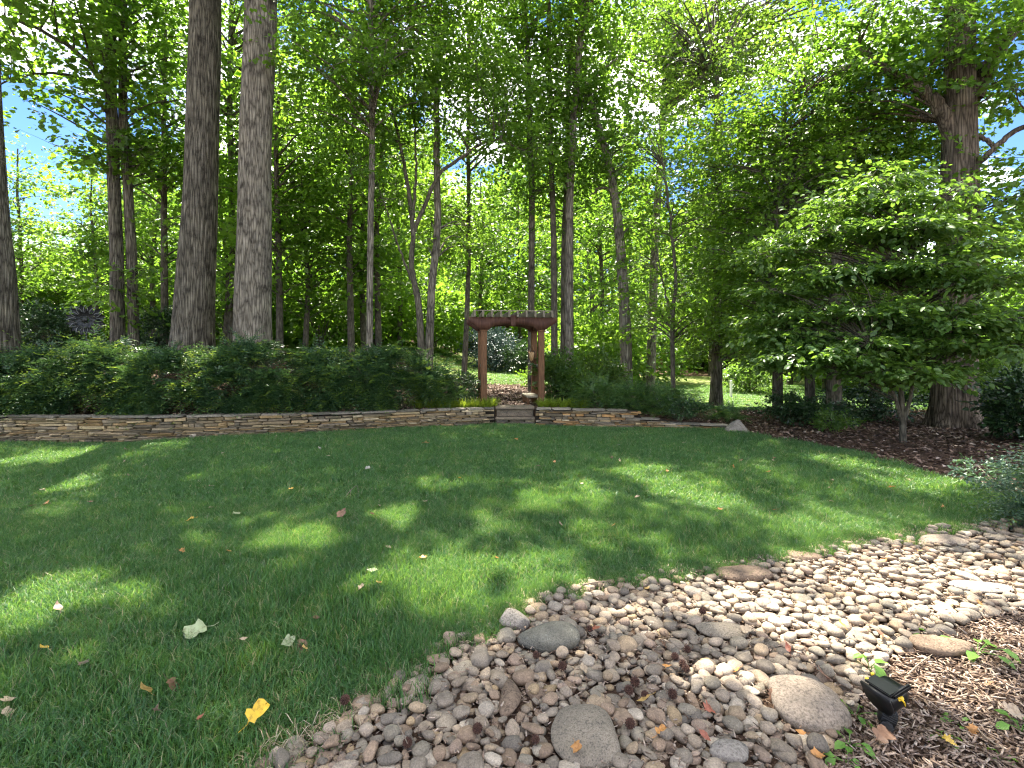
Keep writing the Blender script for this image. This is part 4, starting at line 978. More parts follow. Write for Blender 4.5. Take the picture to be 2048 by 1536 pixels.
for _ in range(170):
    xx_ = random.uniform(hx0, hx1); yy_ = float(wall_y(xx_)) + random.uniform(.5, 1.6); zt_ = tz(xx_, yy_)
    e = np.array([xx_ + random.uniform(-.4, .4), yy_ - random.uniform(-.2, .45), random.uniform(.8, 1.25)])
    mb.add(*tube(smooth_path([(xx_, yy_, zt_ - .03), ((xx_ + e[0]) / 2, yy_ + .02, (zt_ + e[2]) / 2 + .1), e], 7) - np.array(hroot.location), np.linspace(.011, .004, 7), 5))
obj('stems', mb.mesh('stems', BARK['young']), hroot)
def yew_shrub(name, label, c, rx, h, n, length=.3, leaf=.055, group=None, tips=.3, lean=(0, 0), lm='shrubyew'):
    x0, y0 = c; z0 = tz(x0, y0)
    r = empty(name, (x0, y0, z0)); tag(r, label, 'shrub', group)
    a = rng.uniform(0, 2 * math.pi, n); e = np.arcsin(rng.uniform(-.1, 1, n)); q = rng.uniform(.55, 1, n)
    pos = np.column_stack([x0 + np.cos(a) * np.cos(e) * rx * q, y0 + np.sin(a) * np.cos(e) * rx * q, z0 + .12 + np.clip(np.sin(e), 0, 1) * h * q])
    dirs = np.column_stack([np.cos(a) * np.cos(e) + lean[0], np.sin(a) * np.cos(e) + lean[1], np.sin(e) * .7 + .15]) + rng.normal(0, .35, (n, 3))
    pos -= dirs / np.linalg.norm(dirs, axis=1)[:, None] * length * .5
    pos[:, 2] = np.maximum(pos[:, 2], z0 + .04)
    yew_parts(r, pos, dirs, length, 11, leaf * 1.25, .45, tips, lm)
    mb = MB()
    for _ in range(12):
        k = rng.integers(n); mb.add(*tube(smooth_path([(0, 0, -.03), (pos[k] - [x0, y0, z0]) * [.4, .4, .6], pos[k] - [x0, y0, z0]], 6), np.linspace(.012, .004, 6), 5))
    obj('stems', mb.mesh('stems', BARK['young']), r)
    return r
def leafy_shrub(name, label, c, rx, h, n, leafm, leaf=.07, kind='oval', group=None, zlift=.1, per=9):
    x0, y0 = c; z0 = tz(x0, y0)
    r = empty(name, (x0, y0, z0)); tag(r, label, 'shrub', group)
    ncl = max(8, n // 14); cc = rand_in_ball(ncl, .5) * [rx * .85, rx * .85, h * .5] + [0, 0, h * .5 + zlift]
    k = rng.integers(0, ncl, n); off = rand_in_ball(n, .3) * [rx * .28, rx * .28, h * .16]
    pos = cc[k] + off; pos[:, 2] = np.maximum(pos[:, 2], .03)
    d = off / (np.linalg.norm(off, axis=1)[:, None] + 1e-6) + pos * .6 / max(rx, .3) + rng.normal(0, .3, off.shape)
    p, dd_, u, s = sprays_to_leaves(pos, d, per, leaf * 3.0, leaf, .5, .2)
    p[:, 2] = np.maximum(p[:, 2], .02)
    V, F = scatter_leaves(p, dd_, u, s, kind); obj('foliage', mesh_arrays('foliage', V, F, LEAF[leafm]), r)
    mb = MB()
    for q in cc: mb.add(*tube(smooth_path([(0, 0, -.04), q * [.35, .35, .5] + rng.normal(0, .03, 3), q], 6), np.linspace(.018, .005, 6), 5))
    obj('stems', mb.mesh('stems', BARK['young']), r)
    return r
gxy = lambda px, d: ((px - 1024) / FPX * d, d)
yew_shrub('yew_shrub', 'dark feathery shrub spilling over the end of the long hedge by the arbor', gxy(880, 11.6), .75, .62, 330)
leafy_shrub('broadleaf_shrub', 'glossy dark shrub tucked behind the left arbor post', gxy(915, 12.3), .6, .55, 220, 'laurel', .06)
leafy_shrub('broadleaf_shrub', 'tall dark rhododendron right against the right arbor post', gxy(1122, 12.4), .58, .95, 400, 'dark', .085)
leafy_shrub('broadleaf_shrub', 'rhododendron with dark gaps behind the shrub at the right arbor post', gxy(1185, 13.4), .8, .95, 420, 'dark', .085)
yew_shrub('yew_shrub', 'feathery green shrub on the wall midway between arbor and lone trunk', gxy(1195, 11.6), .75, .62, 420, tips=.3)
yew_shrub('yew_shrub', 'feathery shrub in front of the foot of the lone curving trunk', gxy(1262, 11.5), .70, .58, 400, tips=.4)
yew_shrub('yew_shrub', 'rightmost feathery shrub with long arching sprays at the wall end', gxy(1330, 11.2), .75, .60, 420, .36, tips=.35)
yew_shrub('yew_shrub', 'small ferny tuft behind the pointed boulder', gxy(1452, 11.0), .42, .25, 110, .32, tips=.2)
leafy_shrub('broadleaf_shrub', 'low dark ground shrub below the wall step', gxy(1360, 10.6), .5, .25, 160, 'laurel', .05)
leafy_shrub('laurel_bush', 'round dark evergreen bush left of the metal flower ornament', gxy(95, 17.8), 1.15, 1.35, 650, 'laurel', .10)
leafy_shrub('laurel_bush', 'dark evergreen bush between the twin stemmed tree and the furrowed trunk', gxy(325, 17.0), .9, 1.2, 420, 'laurel', .09)
leafy_shrub('laurel_bush', 'tall dull green bush behind the trunk at the left edge', gxy(40, 22), 1.6, 2.6, 600, 'dark', .13)
leafy_shrub('broadleaf_shrub', 'sunlit yellow green bush at the left by the pale path', gxy(55, 19.5), .9, .8, 260, 'bright', .10)
leafy_shrub('blue_spruce', 'blue grey bush on the far grass framed by the arbor', gxy(985, 27), 1.6, 1.9, 600, 'spruce', .14, 'kite')
leafy_shrub('broadleaf_shrub', 'dark evergreen bush on the far grass just right of the blue bush', gxy(1052, 26), 1.1, 1.3, 350, 'laurel', .13)
leafy_shrub('broadleaf_shrub', 'fresh green low bush on the far grass seen through the arbor', gxy(1062, 17.5), .40, .40, 110, 'bright', .08)
leafy_shrub('broadleaf_shrub', 'pale flowering bush by the far grass right of the flared trunk', gxy(1500, 25), 1.5, 1.2, 420, 'dogwood', .13)
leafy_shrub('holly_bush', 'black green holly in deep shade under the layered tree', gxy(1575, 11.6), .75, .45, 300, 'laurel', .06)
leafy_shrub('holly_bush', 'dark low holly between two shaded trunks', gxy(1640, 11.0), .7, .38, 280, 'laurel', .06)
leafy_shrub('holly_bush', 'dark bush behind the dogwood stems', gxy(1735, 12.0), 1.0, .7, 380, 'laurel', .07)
leafy_shrub('azalea_bush', 'small fresh green azalea at the leaf litter edge in the shade', gxy(1668, 9.9), .42, .20, 130, 'dogwood', .05)
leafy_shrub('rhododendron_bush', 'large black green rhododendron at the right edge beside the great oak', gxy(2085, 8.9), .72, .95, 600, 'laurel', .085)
leafy_shrub('rhododendron_bush', 'bright green leafy shrub just right of the great oak trunk', gxy(1972, 11.6), .5, 1.3, 260, 'dogwood', .08)
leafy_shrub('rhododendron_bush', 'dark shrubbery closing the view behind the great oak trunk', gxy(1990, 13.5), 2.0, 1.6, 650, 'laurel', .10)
yew_shrub('plum_yew', 'nearby blue green plum yew with pale tips entering from the right edge', (5.1, 4.4), .80, .80, 650, .38, .05, tips=.2, lean=(-.5, -.1), lm='blueyew')
leafy_shrub('broadleaf_shrub', 'low blue green ground plant at the lawn corner by the plum yew', (5.6, 5.95), .42, .16, 110, 'blueyew', .045)

# ---- woodland understory bushes, copied
bp = [leafy_shrub('woodland_bush', 'x', (0.0, 30.0 + k), 1.7, 2.3, 420, ('bright', 'poplar', 'bright')[k], .16, 'wide') for k in range(3)]
bs = sorted([(-120, 22), (20, 26), (130, 27), (210, 24), (290, 28), (345, 24), (430, 26), (470, 22), (540, 27), (590, 24), (640, 22), (690, 27), (750, 25), (800, 30), (850, 27), (905, 40), (950, 42), (1010, 44), (1080, 40), (1140, 27), (1180, 22), (1215, 26), (1285, 31), (1340, 46), (1400, 44), (1450, 42), (1520, 40), (1600, 36), (1660, 30), (1720, 27), (1780, 24), (1850, 22), (1920, 24), (2000, 21), (2080, 20)])
cnt = {}
for i, (px, d) in enumerate(bs):
    x = (px - 1024) / FPX * d; zn = zone(px); k = cnt.get(zn, 0); cnt[zn] = k + 1
    lab = f'leafy understory bush {zn}, {ORD[k]} from the left there'; s = random.uniform(1.15, 1.75) * (1.15 if d > 35 else 1)
    if i < 3: o = bp[i]; o.location = (x, d, tz(x, d) - .05); o['label'] = lab; o['group'] = 'understory bushes beyond the garden'; o.scale = (s, s, s)
    else: copy_tree(bp[i % 3], (x, d, tz(x, d) - .05), random.uniform(0, 6.28), s, lab, 'understory bushes beyond the garden')

# ---- liriope clumps along the wall top
def liriope(label, px, d, n):
    x0, y0 = gxy(px, d); z0 = tz(x0, y0)
    r = empty('liriope_clump', (x0, y0, z0)); tag(r, label, 'grass clump', 'yellow green grass clumps beside the arbor')
    mb = MB()
    for _ in range(n):
        a = random.uniform(0, 6.28); q = random.uniform(0, .1); L_ = random.uniform(.20, .36); o_ = random.uniform(.25, 1.0)
        b0 = np.array([math.cos(a) * q, math.sin(a) * q, 0]); dr = np.array([math.cos(a), math.sin(a), 0]); sd = np.array([-dr[1], dr[0], 0]) * .006
        pts = [b0 + dr * L_ * o_ * t_ * .8 + np.array([0, 0, L_ * (t_ - o_ * .55 * t_ * t_)]) for t_ in (0, .4, .75, 1)]
        V = np.array([pts[0] - sd, pts[0] + sd, pts[1] + sd, pts[1] - sd, pts[2] + sd * .8, pts[2] - sd * .8, pts[3]])
        mb.add(V, [np.array([(0, 1, 2, 3), (3, 2, 4, 5)]), np.array([(5, 4, 6)])])
    obj('blades', mb.mesh('blades', LEAF['liriope']), r)
for k, (px, d) in enumerate([(838, 11.15), (862, 11.25), (885, 11.2), (908, 11.3), (930, 11.2), (950, 11.35), (972, 11.25), (985, 11.45)]):
    liriope(f'yellow green grass clump left of the arbor steps, {ORD[k]} from the left', px, d, 150)
for k, (px, d) in enumerate([(1088, 11.3), (1106, 11.4), (1126, 11.3), (1146, 11.35), (1166, 11.3)]):
    liriope(f'yellow green grass clump right of the arbor steps, {ORD[k]} from the left', px, d, 150)

# ================================================================== COBBLES
def pebble_bm(seed, sub, angular=0.0):
    r = random.Random(seed); b = bmesh.new(); bmesh.ops.create_icosphere(b, subdivisions=sub, radius=1.0)
    ph = [r.uniform(0, 6.28) for _ in range(9)]; e = r.uniform(.75, 1.0)
    sk = r.uniform(-.25, .25); tp = r.uniform(-.22, .22)
    planes = [Vector((r.uniform(-1, 1), r.uniform(-1, 1), r.uniform(-1, 1))).normalized() for _ in range(7)]
    for v in b.verts:
        c = v.co.copy()
        f = 1 + .11 * math.sin(2.1 * c.x + ph[0]) + .09 * math.sin(2.6 * c.y + ph[1] + c.z) + .05 * math.sin(3.3 * c.z + ph[2] + 2 * c.x) + .03 * math.sin(5 * c.x + 4 * c.y + ph[3])
        c *= f
        if angular:
            for pl_ in planes:
                q = c.dot(pl_) - (.62 + .2 * (1 - angular)); 
                if q > 0: c -= pl_ * q * .85
        c = Vector((math.copysign(abs(c.x) ** e, c.x), math.copysign(abs(c.y) ** e, c.y), math.copysign(abs(c.z) ** .9, c.z)))
        c.y *= 1 + tp * c.x; c.z *= 1 + sk * c.x
        v.co = c
    return b
PEB = [bm_mesh('river_stone', pebble_bm(s, 3 if s < 12 else 2, 0 if s % 3 else .9), M['cobble'], True) for s in range(24)]
PEB_LO = []
for s in range(10):
    b = pebble_bm(500 + s, 1 if s >= 5 else 2, 0 if s % 3 else .7)
    V = np.array([v.co[:] for v in b.verts]); F = np.array([[v.index for v in f.verts] for f in b.faces]); b.free(); PEB_LO.append((V, F))
PCOL = [((.26, .225, .19), 5), ((.20, .185, .17), 6), ((.30, .265, .235), 5), ((.155, .15, .145), 4), ((.32, .26, .195), 3), ((.23, .175, .14), 4), ((.36, .34, .315), 3), ((.35, .275, .18), 1), ((.26, .205, .18), 2), ((.46, .43, .39), 1), ((.12, .12, .122), 2), ((.21, .205, .185), 4)]
PC = [c for c, w_ in PCOL for _ in range(w_)]
# big stones first: (px, py of centre, width px, height px, material, label, angular, yaw)
BOULD = [(1092, 1290, 112, 66, 'boulder_dark', 'lichen speckled dark boulder at the lawn edge of the cobble bed', 0, .1, .30),
         (1030, 1257, 62, 40, 'boulder_grey', 'angular grey and pink rock beside the speckled boulder', 1, .5, .5),
         (1165, 1482, 140, 140, 'boulder_tan', 'large flat tan boulder with dark specks low in the cobbles', 0, .9, .20),
         (1608, 1425, 152, 112, 'boulder_smooth', 'large smooth rounded boulder left of the black spotlight', 0, -.25, .36),
         (1448, 1272, 105, 42, 'boulder_tan', 'long flat tan boulder in the middle of the cobble bed', 0, -.2, .22),
         (1488, 1156, 100, 36, 'boulder_brown', 'dark flat boulder near the lawn at the middle of the cobble bed edge', 0, .1, .25),
         (1604, 1119, 76, 24, 'boulder_brown', 'flat brown boulder at the far lawn edge of the cobble bed', 1, 0, .25),
         (1888, 1306, 112, 46, 'boulder_brown', 'brown boulder at the mulch edge right of the spotlight', 0, .2, .35),
         (1968, 1183, 125, 30, 'boulder_grey', 'long pale flat boulder in the sun at the right of the cobble bed', 0, -.05, .2),
         (1882, 1088, 90, 22, 'boulder_smooth', 'flat grey boulder at the far right of the cobble bed', 0, 0, .22),
         (1022, 1405, 44, 92, 'boulder_brown', 'narrow upright brown slab lying left of the large flat boulder', 1, 1.35, .35),
         (1462, 1520, 80, 50, 'boulder_grey', 'half seen pale boulder at the bottom of the cobble bed', 0, .3, .4)]
occ = []
for k, (px, py, wp, hp, mt, lab, angl, yaw, flat_) in enumerate(BOULD):
    c = G0(px, py); d = c[1]
    lx = wp / FPX * d / 2
    ly = (G0(px, py - hp / 2)[1] - G0(px, py + hp / 2)[1]) / 2 * .80
    hgt = flat_ * min(lx, ly) * 1.5
    me = bm_mesh('boulder', pebble_bm(900 + k, 4, .9 if angl else 0), M[mt], True)
    ex, ey = (lx, ly)
    o = obj('boulder', me, None, (c[0], c[1] , hgt * .30 + .02), (random.uniform(-.05, .05), random.uniform(-.05, .05), 0), (ex, ey, hgt))
    tag(o, lab, 'boulder', 'boulders among the cobbles'); occ.append((c[0], c[1], max(lx, ly) * .8, lx, ly))
# pointed boulder at the wall end
c = G0(1478, 868)
b = bmesh.new(); pts = [(-.26, -.12, -.05), (.25, -.13, -.05), (.24, .2, -.05), (-.25, .2, -.05), (-.20, -.09, .06), (.21, -.08, .05), (.16, .13, .10), (-.05, .10, .20), (.03, -.02, .265), (.07, .03, .255), (-.10, -.05, .16)]
for p in pts: b.verts.new(p)
bmesh.ops.convex_hull(b, input=list(b.verts)); bmesh.ops.bevel(b, geom=list(b.edges), offset=.012, segments=2, affect='EDGES')
bmesh.ops.subdivide_edges(b, edges=list(b.edges), cuts=1)
for v in b.verts: v.co += Vector((random.uniform(-.004, .004),) * 3)
tag(obj('boulder', bm_mesh('boulder', b, M['boulder_grey']), None, (c[0], c[1] + .12, tz(c[0], c[1])), None, (1, 1, 1.0)), 'pointed grey boulder standing at the right end of the low wall', 'boulder')

COBP = np.array(COB_B)
def in_bed(x, y): return bool(in_poly(np.array([x]), np.array([y]), COB_B)[0])
cell = .12; gridh = {}
def near(x, y, R, layer):
    out = []
    for i in range(int((x - R) // cell), int((x + R) // cell) + 1):
        for j in range(int((y - R) // cell), int((y + R) // cell) + 1): out += gridh.get((layer, i, j), [])
    return out
stones = []
xmin, ymin = COBP.min(0); xmax, ymax = COBP.max(0); xmax = min(xmax, 6.3)
def throw(n, rmin, rmax, layer, pack, zb):
    X = rng.uniform(xmin, xmax, n); Y = rng.uniform(max(ymin, 1.75), ymax, n)
    ok = in_poly(X, Y, COB_B) & (np.abs(X) < Y * 1.1 + .2)
    for x, y in zip(X[ok], Y[ok]):
        r = random.uniform(rmin, rmax) * (1.0 + .10 * (y - 2))
        bad = False
        for (q, w_, rr, lx, ly) in occ:
            if ((x - q) / (lx + r * .75)) ** 2 + ((y - w_) / (ly + r * .75)) ** 2 < 1: bad = True; break
        if bad: continue
        for (q, w_, s_) in near(x, y, r + .11, layer):
            if (x - q) ** 2 + (y - w_) ** 2 < ((r + s_) * pack) ** 2: bad = True; break
        if bad: continue
        gridh.setdefault((layer, int(x // cell), int(y // cell)), []).append((x, y, r))
        asp = random.choice([1, 1.15, 1.3, 1.5, 1.75]); a = r * math.sqrt(asp) * 1.06; b_ = r / math.sqrt(asp) * 1.06
        h = b_ * random.uniform(.42, .74)
        f = random.uniform(.78, 1.12); c = random.choice(PC)
        stones.append(dict(p=(x, y, zb + h * .62 + random.uniform(-.006, .008)), r=(random.gauss(0, .16), random.gauss(0, .16), random.uniform(0, 3.14)), s=(a, b_, h), c=tuple(min(.75, (v * .78 + m_ * .22) * f * t_) for v, m_, t_ in zip(c, (.30, .255, .205), (1.04, .97, .86))), k=random.randrange(1000)))
throw(700, .042, .052, 0, .92, .002); throw(16000, .027, .039, 0, .88, .004); throw(24000, .018, .028, 0, .85, .004); throw(30000, .010, .018, 0, .82, .006)
throw(5000, .024, .038, 1, 1.02, .024); throw(7000, .016, .026, 1, 1.0, .024)
def vis(d):
    x, y, z = d['p']; 
    if abs(x) > y * 1.0 or y < 1.93: return 0
    return d['s'][0] * d['s'][1] / y ** 3
stones.sort(key=vis, reverse=True)
for d in stones[:300]:
    o = obj('river_stone', PEB[d['k'] % 24], bed, d['p'], d['r'], d['s']); o.color = (*d['c'], 1)
mb = MB(); cols = []
for d in stones[300:]:
    V, F = PEB_LO[d['k'] % 5 if d['p'][1] < 3.4 else 5 + d['k'] % 5]
    R = np.array(Euler(d['r']).to_matrix()); W = (V * d['s']) @ R.T + d['p']; mb.add(W, F); cols.append(np.tile((*d['c'], 1), (len(V), 1)))
me = mb.mesh('small_river_stones', M['cobble_attr'], True); at = me.attributes.new('col', 'FLOAT_COLOR', 'POINT'); at.data.foreach_set('color', np.concatenate(cols).astype(np.float32).ravel())
tag(obj('small_river_stones', me, bed), kind='stuff')

# ================================================================== GRASS
def grass_tile(seed, n, size, hmin, hmax, wd):
    r = np.random.default_rng(seed)
    x = r.uniform(-size / 2, size / 2, n); y = r.uniform(-size / 2, size / 2, n)
    h = r.uniform(hmin, hmax, n); a = r.uniform(0, 6.283, n); ln = r.uniform(.15, 1.0, n) * h
    ta = r.uniform(0, 6.283, n); wdt = wd * r.uniform(.7, 1.3, n)
    sd = np.stack([np.cos(ta) * wdt, np.sin(ta) * wdt, np.zeros(n)], -1) / 2
    dr = np.stack([np.cos(a), np.sin(a), np.zeros(n)], -1)
    b0 = np.stack([x, y, np.full(n, -.004)], -1)
    m1 = b0 + dr * (ln * .32)[:, None] + np.stack([0 * h, 0 * h, h * .6], -1)
    tp = b0 + dr * ln[:, None] + np.stack([0 * h, 0 * h, h * r.uniform(.78, 1.0, n)], -1)
    V = np.stack([b0 - sd, b0 + sd, m1 + sd * .85, m1 - sd * .85, tp], 1).reshape(-1, 3)
    i = np.arange(n)[:, None] * 5
    return mesh_arrays('grass_tile', V, [i + np.array([[0, 1, 2, 3]]), i + np.array([[3, 2, 4]])], M['grass'])
src = bpy.data.collections.new('grass_source')
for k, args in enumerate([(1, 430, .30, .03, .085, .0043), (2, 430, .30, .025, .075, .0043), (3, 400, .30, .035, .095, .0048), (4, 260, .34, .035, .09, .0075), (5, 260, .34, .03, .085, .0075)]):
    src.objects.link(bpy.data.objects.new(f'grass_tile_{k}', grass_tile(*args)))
def gn_scatter(name, pts, rot, scl, idx):
    me = bpy.data.meshes.new(name); me.vertices.add(len(pts)); me.vertices.foreach_set('co', np.asarray(pts, np.float32).ravel())
    for nm, ty, dat, key in (('rot', 'FLOAT_VECTOR', rot, 'vector'), ('scl', 'FLOAT_VECTOR', scl, 'vector'), ('idx', 'INT', idx, 'value')):
        at = me.attributes.new(nm, ty, 'POINT'); at.data.foreach_set(key, np.ascontiguousarray(dat).ravel())
    o = obj(name, me)
    ng = bpy.data.node_groups.new(name, 'GeometryNodeTree')
    ng.interface.new_socket(name='Geometry', in_out='INPUT', socket_type='NodeSocketGeometry'); ng.interface.new_socket(name='Geometry', in_out='OUTPUT', socket_type='NodeSocketGeometry')
    N = ng.nodes; gi = N.new('NodeGroupInput'); go = N.new('NodeGroupOutput'); ip = N.new('GeometryNodeInstanceOnPoints'); ci = N.new('GeometryNodeCollectionInfo')
    ci.inputs['Collection'].default_value = src; ci.inputs['Separate Children'].default_value = True; ci.inputs['Reset Children'].default_value = True
    ip.inputs['Pick Instance'].default_value = True
    def named(nm, ty):
        q = N.new('GeometryNodeInputNamedAttribute'); q.data_type = ty; q.inputs['Name'].default_value = nm; return [s for s in q.outputs if s.enabled and s.name == 'Attribute'][0]
    L = ng.links.new
    L(gi.outputs[0], ip.inputs['Points']); L(ci.outputs[0], ip.inputs['Instance']); L(named('rot', 'FLOAT_VECTOR'), ip.inputs['Rotation']); L(named('scl', 'FLOAT_VECTOR'), ip.inputs['Scale']); L(named('idx', 'INT'), ip.inputs['Instance Index']); L(ip.outputs[0], go.inputs[0])
    md = o.modifiers.new('scatter', 'NODES'); md.node_group = ng
    return o
def grass_points(poly, step, ylo, yhi, inset=0.0):
    P = np.array(poly); X, Y = np.meshgrid(np.arange(P[:, 0].min(), P[:, 0].max(), step), np.arange(max(ylo, P[:, 1].min()), min(yhi, P[:, 1].max()), step))
    X = X.ravel() + rng.uniform(-.4, .4, X.size) * step; Y = Y.ravel() + rng.uniform(-.4, .4, Y.size) * step
    k = in_poly(X, Y, poly) & (np.abs(X) < Y * 1.05 + .5)
    return X[k], Y[k]
xa, ya = grass_points(LAWN_B, .155, 1.6, 5.2); xb, yb = grass_points(LAWN_B, .19, 5.2, 13)
X = np.concatenate([xa, xb]); Y = np.concatenate([ya, yb]); n = len(X)
Z = terr(X, Y) + .004
pn_ = np.sin(X * 1.9 + 2 * np.sin(Y * 1.3)) * .5 + np.sin(Y * 2.7 + X) * .5
hs = 1.0 + .22 * pn_ + rng.normal(0, .14, n)
idx = np.where(Y < 5.2, rng.integers(0, 3, n), rng.integers(3, 5, n)).astype(np.int32)
E = np.array([G0(*p) for p in EDGE_COB]); cum = np.concatenate([[0], np.cumsum(np.linalg.norm(np.diff(E, axis=0), axis=1))])
q_ = rng.uniform(0.5, cum[-1], 90); ex = np.interp(q_, cum, E[:, 0]) + rng.normal(-.02, .05, 90); ey = np.interp(q_, cum, E[:, 1]) + rng.normal(.02, .05, 90)
sxy = np.concatenate([np.ones(n), rng.uniform(.55, .9, 90)]); X = np.concatenate([X, ex]); Y = np.concatenate([Y, ey]); Z = np.concatenate([Z, np.full(90, .006)]); hs = np.concatenate([hs, rng.uniform(.8, 1.25, 90)]); idx = np.concatenate([idx, rng.integers(0, 3, 90)]).astype(np.int32); n += 90
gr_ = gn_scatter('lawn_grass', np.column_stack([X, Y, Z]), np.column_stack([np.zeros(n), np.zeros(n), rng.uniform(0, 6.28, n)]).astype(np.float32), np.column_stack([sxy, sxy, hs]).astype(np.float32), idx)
tag(gr_, 'short green mown grass covering the lawn', 'grass', kind='stuff')
xa, ya = grass_points(FAR_B, .45, 14, 30)
n = len(xa)
gf = gn_scatter('far_grass', np.column_stack([xa, ya, terr(xa, ya) + .01]), np.column_stack([np.zeros(n), np.zeros(n), rng.uniform(0, 6.28, n)]).astype(np.float32), np.column_stack([np.full(n, 1.5), np.full(n, 1.5), np.full(n, .9)]).astype(np.float32), rng.integers(3, 5, n).astype(np.int32))
tag(gf, 'sunny short grass beyond the arbor and the trees', 'grass', kind='stuff')

# dry straw along the lawn edge by the cobbles
mb = MB(); E = np.array([G0(*p) for p in EDGE_COB]); seg = np.linalg.norm(np.diff(E, axis=0), axis=1); cum = np.concatenate([[0], np.cumsum(seg)])
for _ in range(2600):
    s = random.uniform(0, cum[-1]); x = np.interp(s, cum, E[:, 0]) + random.gauss(0, .05); y = np.interp(s, cum, E[:, 1]) + random.gauss(.0, .05)
    a = random.uniform(0, 6.28); L_ = random.uniform(.04, .11); z = random.uniform(.008, .03)
    dr = np.array([math.cos(a), math.sin(a), 0]); sd = np.array([-dr[1], dr[0], 0]) * .0016
    p0 = np.array([x, y, z]); p1 = p0 + dr * L_ * .5 + [0, 0, random.uniform(0, .035)]; p2 = p0 + dr * L_ + [0, 0, random.uniform(-.004, .02)]
    mb.add(np.array([p0 - sd, p0 + sd, p1 + sd, p1 - sd, p2]), [np.array([(0, 1, 2, 3)]), np.array([(3, 2, 4)])])
tag(obj('dry_grass', mb.mesh('dry_grass', M['straw'])), 'dry straw coloured grass stems along the cobble edge', 'grass', kind='stuff')

# ================================================================== MULCH AND LEAF LITTER
def chips(name, label, X, Y, L0, L1, W0, W1, mat, zspread=.02, fold=.2, cat='mulch', oval=False):
    n = len(X); a = rng.uniform(0, 6.283, n); tilt = rng.normal(0, .22, n); L_ = rng.uniform(L0, L1, n); W_ = rng.uniform(W0, W1, n)
    d = np.column_stack([np.cos(a) * np.cos(tilt), np.sin(a) * np.cos(tilt), np.sin(tilt)]); u = np.column_stack([rng.normal(0, .3, n), rng.normal(0, .3, n), np.ones(n)])
    R = basis(d, u)
    if oval: T = np.array([(-.5, 0, 0), (-.1, .5, fold), (.5, 0, .02), (-.1, -.5, fold)]); FF = np.array([(0, 1, 2), (0, 2, 3)])
    else: T = np.array([(-.5, -.5, 0), (.5, -.42, 0), (.46, .5, 0), (-.48, .42, 0), (-.45, -.3, -.35), (.45, -.3, -.35), (.42, .35, -.35), (-.45, .3, -.35)]); FF = np.array([(0, 1, 2, 3), (0, 4, 5, 1), (1, 5, 6, 2), (2, 6, 7, 3), (3, 7, 4, 0)])
    S = np.stack([L_, W_, W_], -1)
    V = np.einsum('nij,nkj->nki', R, T[None] * S[:, None, :]) + np.column_stack([X, Y, terr(X, Y) + .008 + rng.random(n) * zspread])[:, None, :]
    k = len(T); F = (FF[None] + (np.arange(n) * k)[:, None, None]).reshape(-1, FF.shape[1])
    return tag(obj(name, mesh_arrays(name, V.reshape(-1, 3), F, mat)), label, cat, kind='stuff')
MUL = g([(1630, 1560), (1655, 1500), (1695, 1440), (1735, 1380), (1795, 1322), (1880, 1278), (1950, 1248), (2048, 1218), (2200, 1200)]) + [(4.5, 3.2), (4.5, 1.5), (1.2, 1.5)]
def rand_in(poly, n):
    P = np.array(poly); X = rng.uniform(P[:, 0].min(), P[:, 0].max(), n); Y = rng.uniform(P[:, 1].min(), P[:, 1].max(), n); k = in_poly(X, Y, poly); return X[k], Y[k]
X, Y = rand_in(MUL, 26000); k = (np.abs(X) < Y * 1.03 + .1) & (Y > 1.85)
chips('bark_mulch', 'brown shredded bark mulch in the near right corner', X[k], Y[k], .018, .06, .004, .011, M['mulch'])
X, Y = rand_in(COB_B, 24000); k = np.abs(X) < Y * 1.03
chips('mulch_crumbs', 'bark crumbs and bits of dry leaf between the cobbles', X[k], Y[k], .012, .035, .003, .009, M['mulch'], .04)
LIT = g([(2020, 988), (1960, 971), (1850, 939), (1700, 904), (1560, 880), (1490, 866)]) + [(4.6, 10.5), (3.4, 10.4), (3.5, 13), (8, 15), (14, 14.5), (16, 8), (8, 5.2), (6.2, 5.2)]
X, Y = rand_in(LIT, 24000); k = np.abs(X) < Y * 1.05
chips('leaf_litter', 'brown fallen leaves carpeting the shaded bed at the right', X[k], Y[k], .05, .11, .03, .06, M['litter'], .035, .25, 'litter', True)
X = rng.uniform(-.75, 1.0, 2600); Y = rng.uniform(11.1, 17, 2600); X = X + (Y - 11) * .03
chips('path_litter', 'dry leaves and chips on the path through the arbor', X, Y, .04, .10, .02, .05, M['litter'], .03, .25, 'litter', True)
X = rng.uniform(-13, 4, 26000); Y = wall_y(X) + .3 + rng.random(26000) ** 1.4 * 9; k = (np.abs(X) < Y * 1.05)
chips('bank_litter', 'dead leaves covering the bank under the hedge and trees', X[k], Y[k], .05, .12, .03, .07, M['litter'], .03, .25, 'litter', True)

# ================================================================== SPOTLIGHT
sp0 = G0(1772, 1462)
sp = empty('garden_spotlight', (sp0[0], sp0[1], .0)); tag(sp, 'black landscape spotlight with yellow clip and ribbed knuckle on the mulch', 'spotlight')
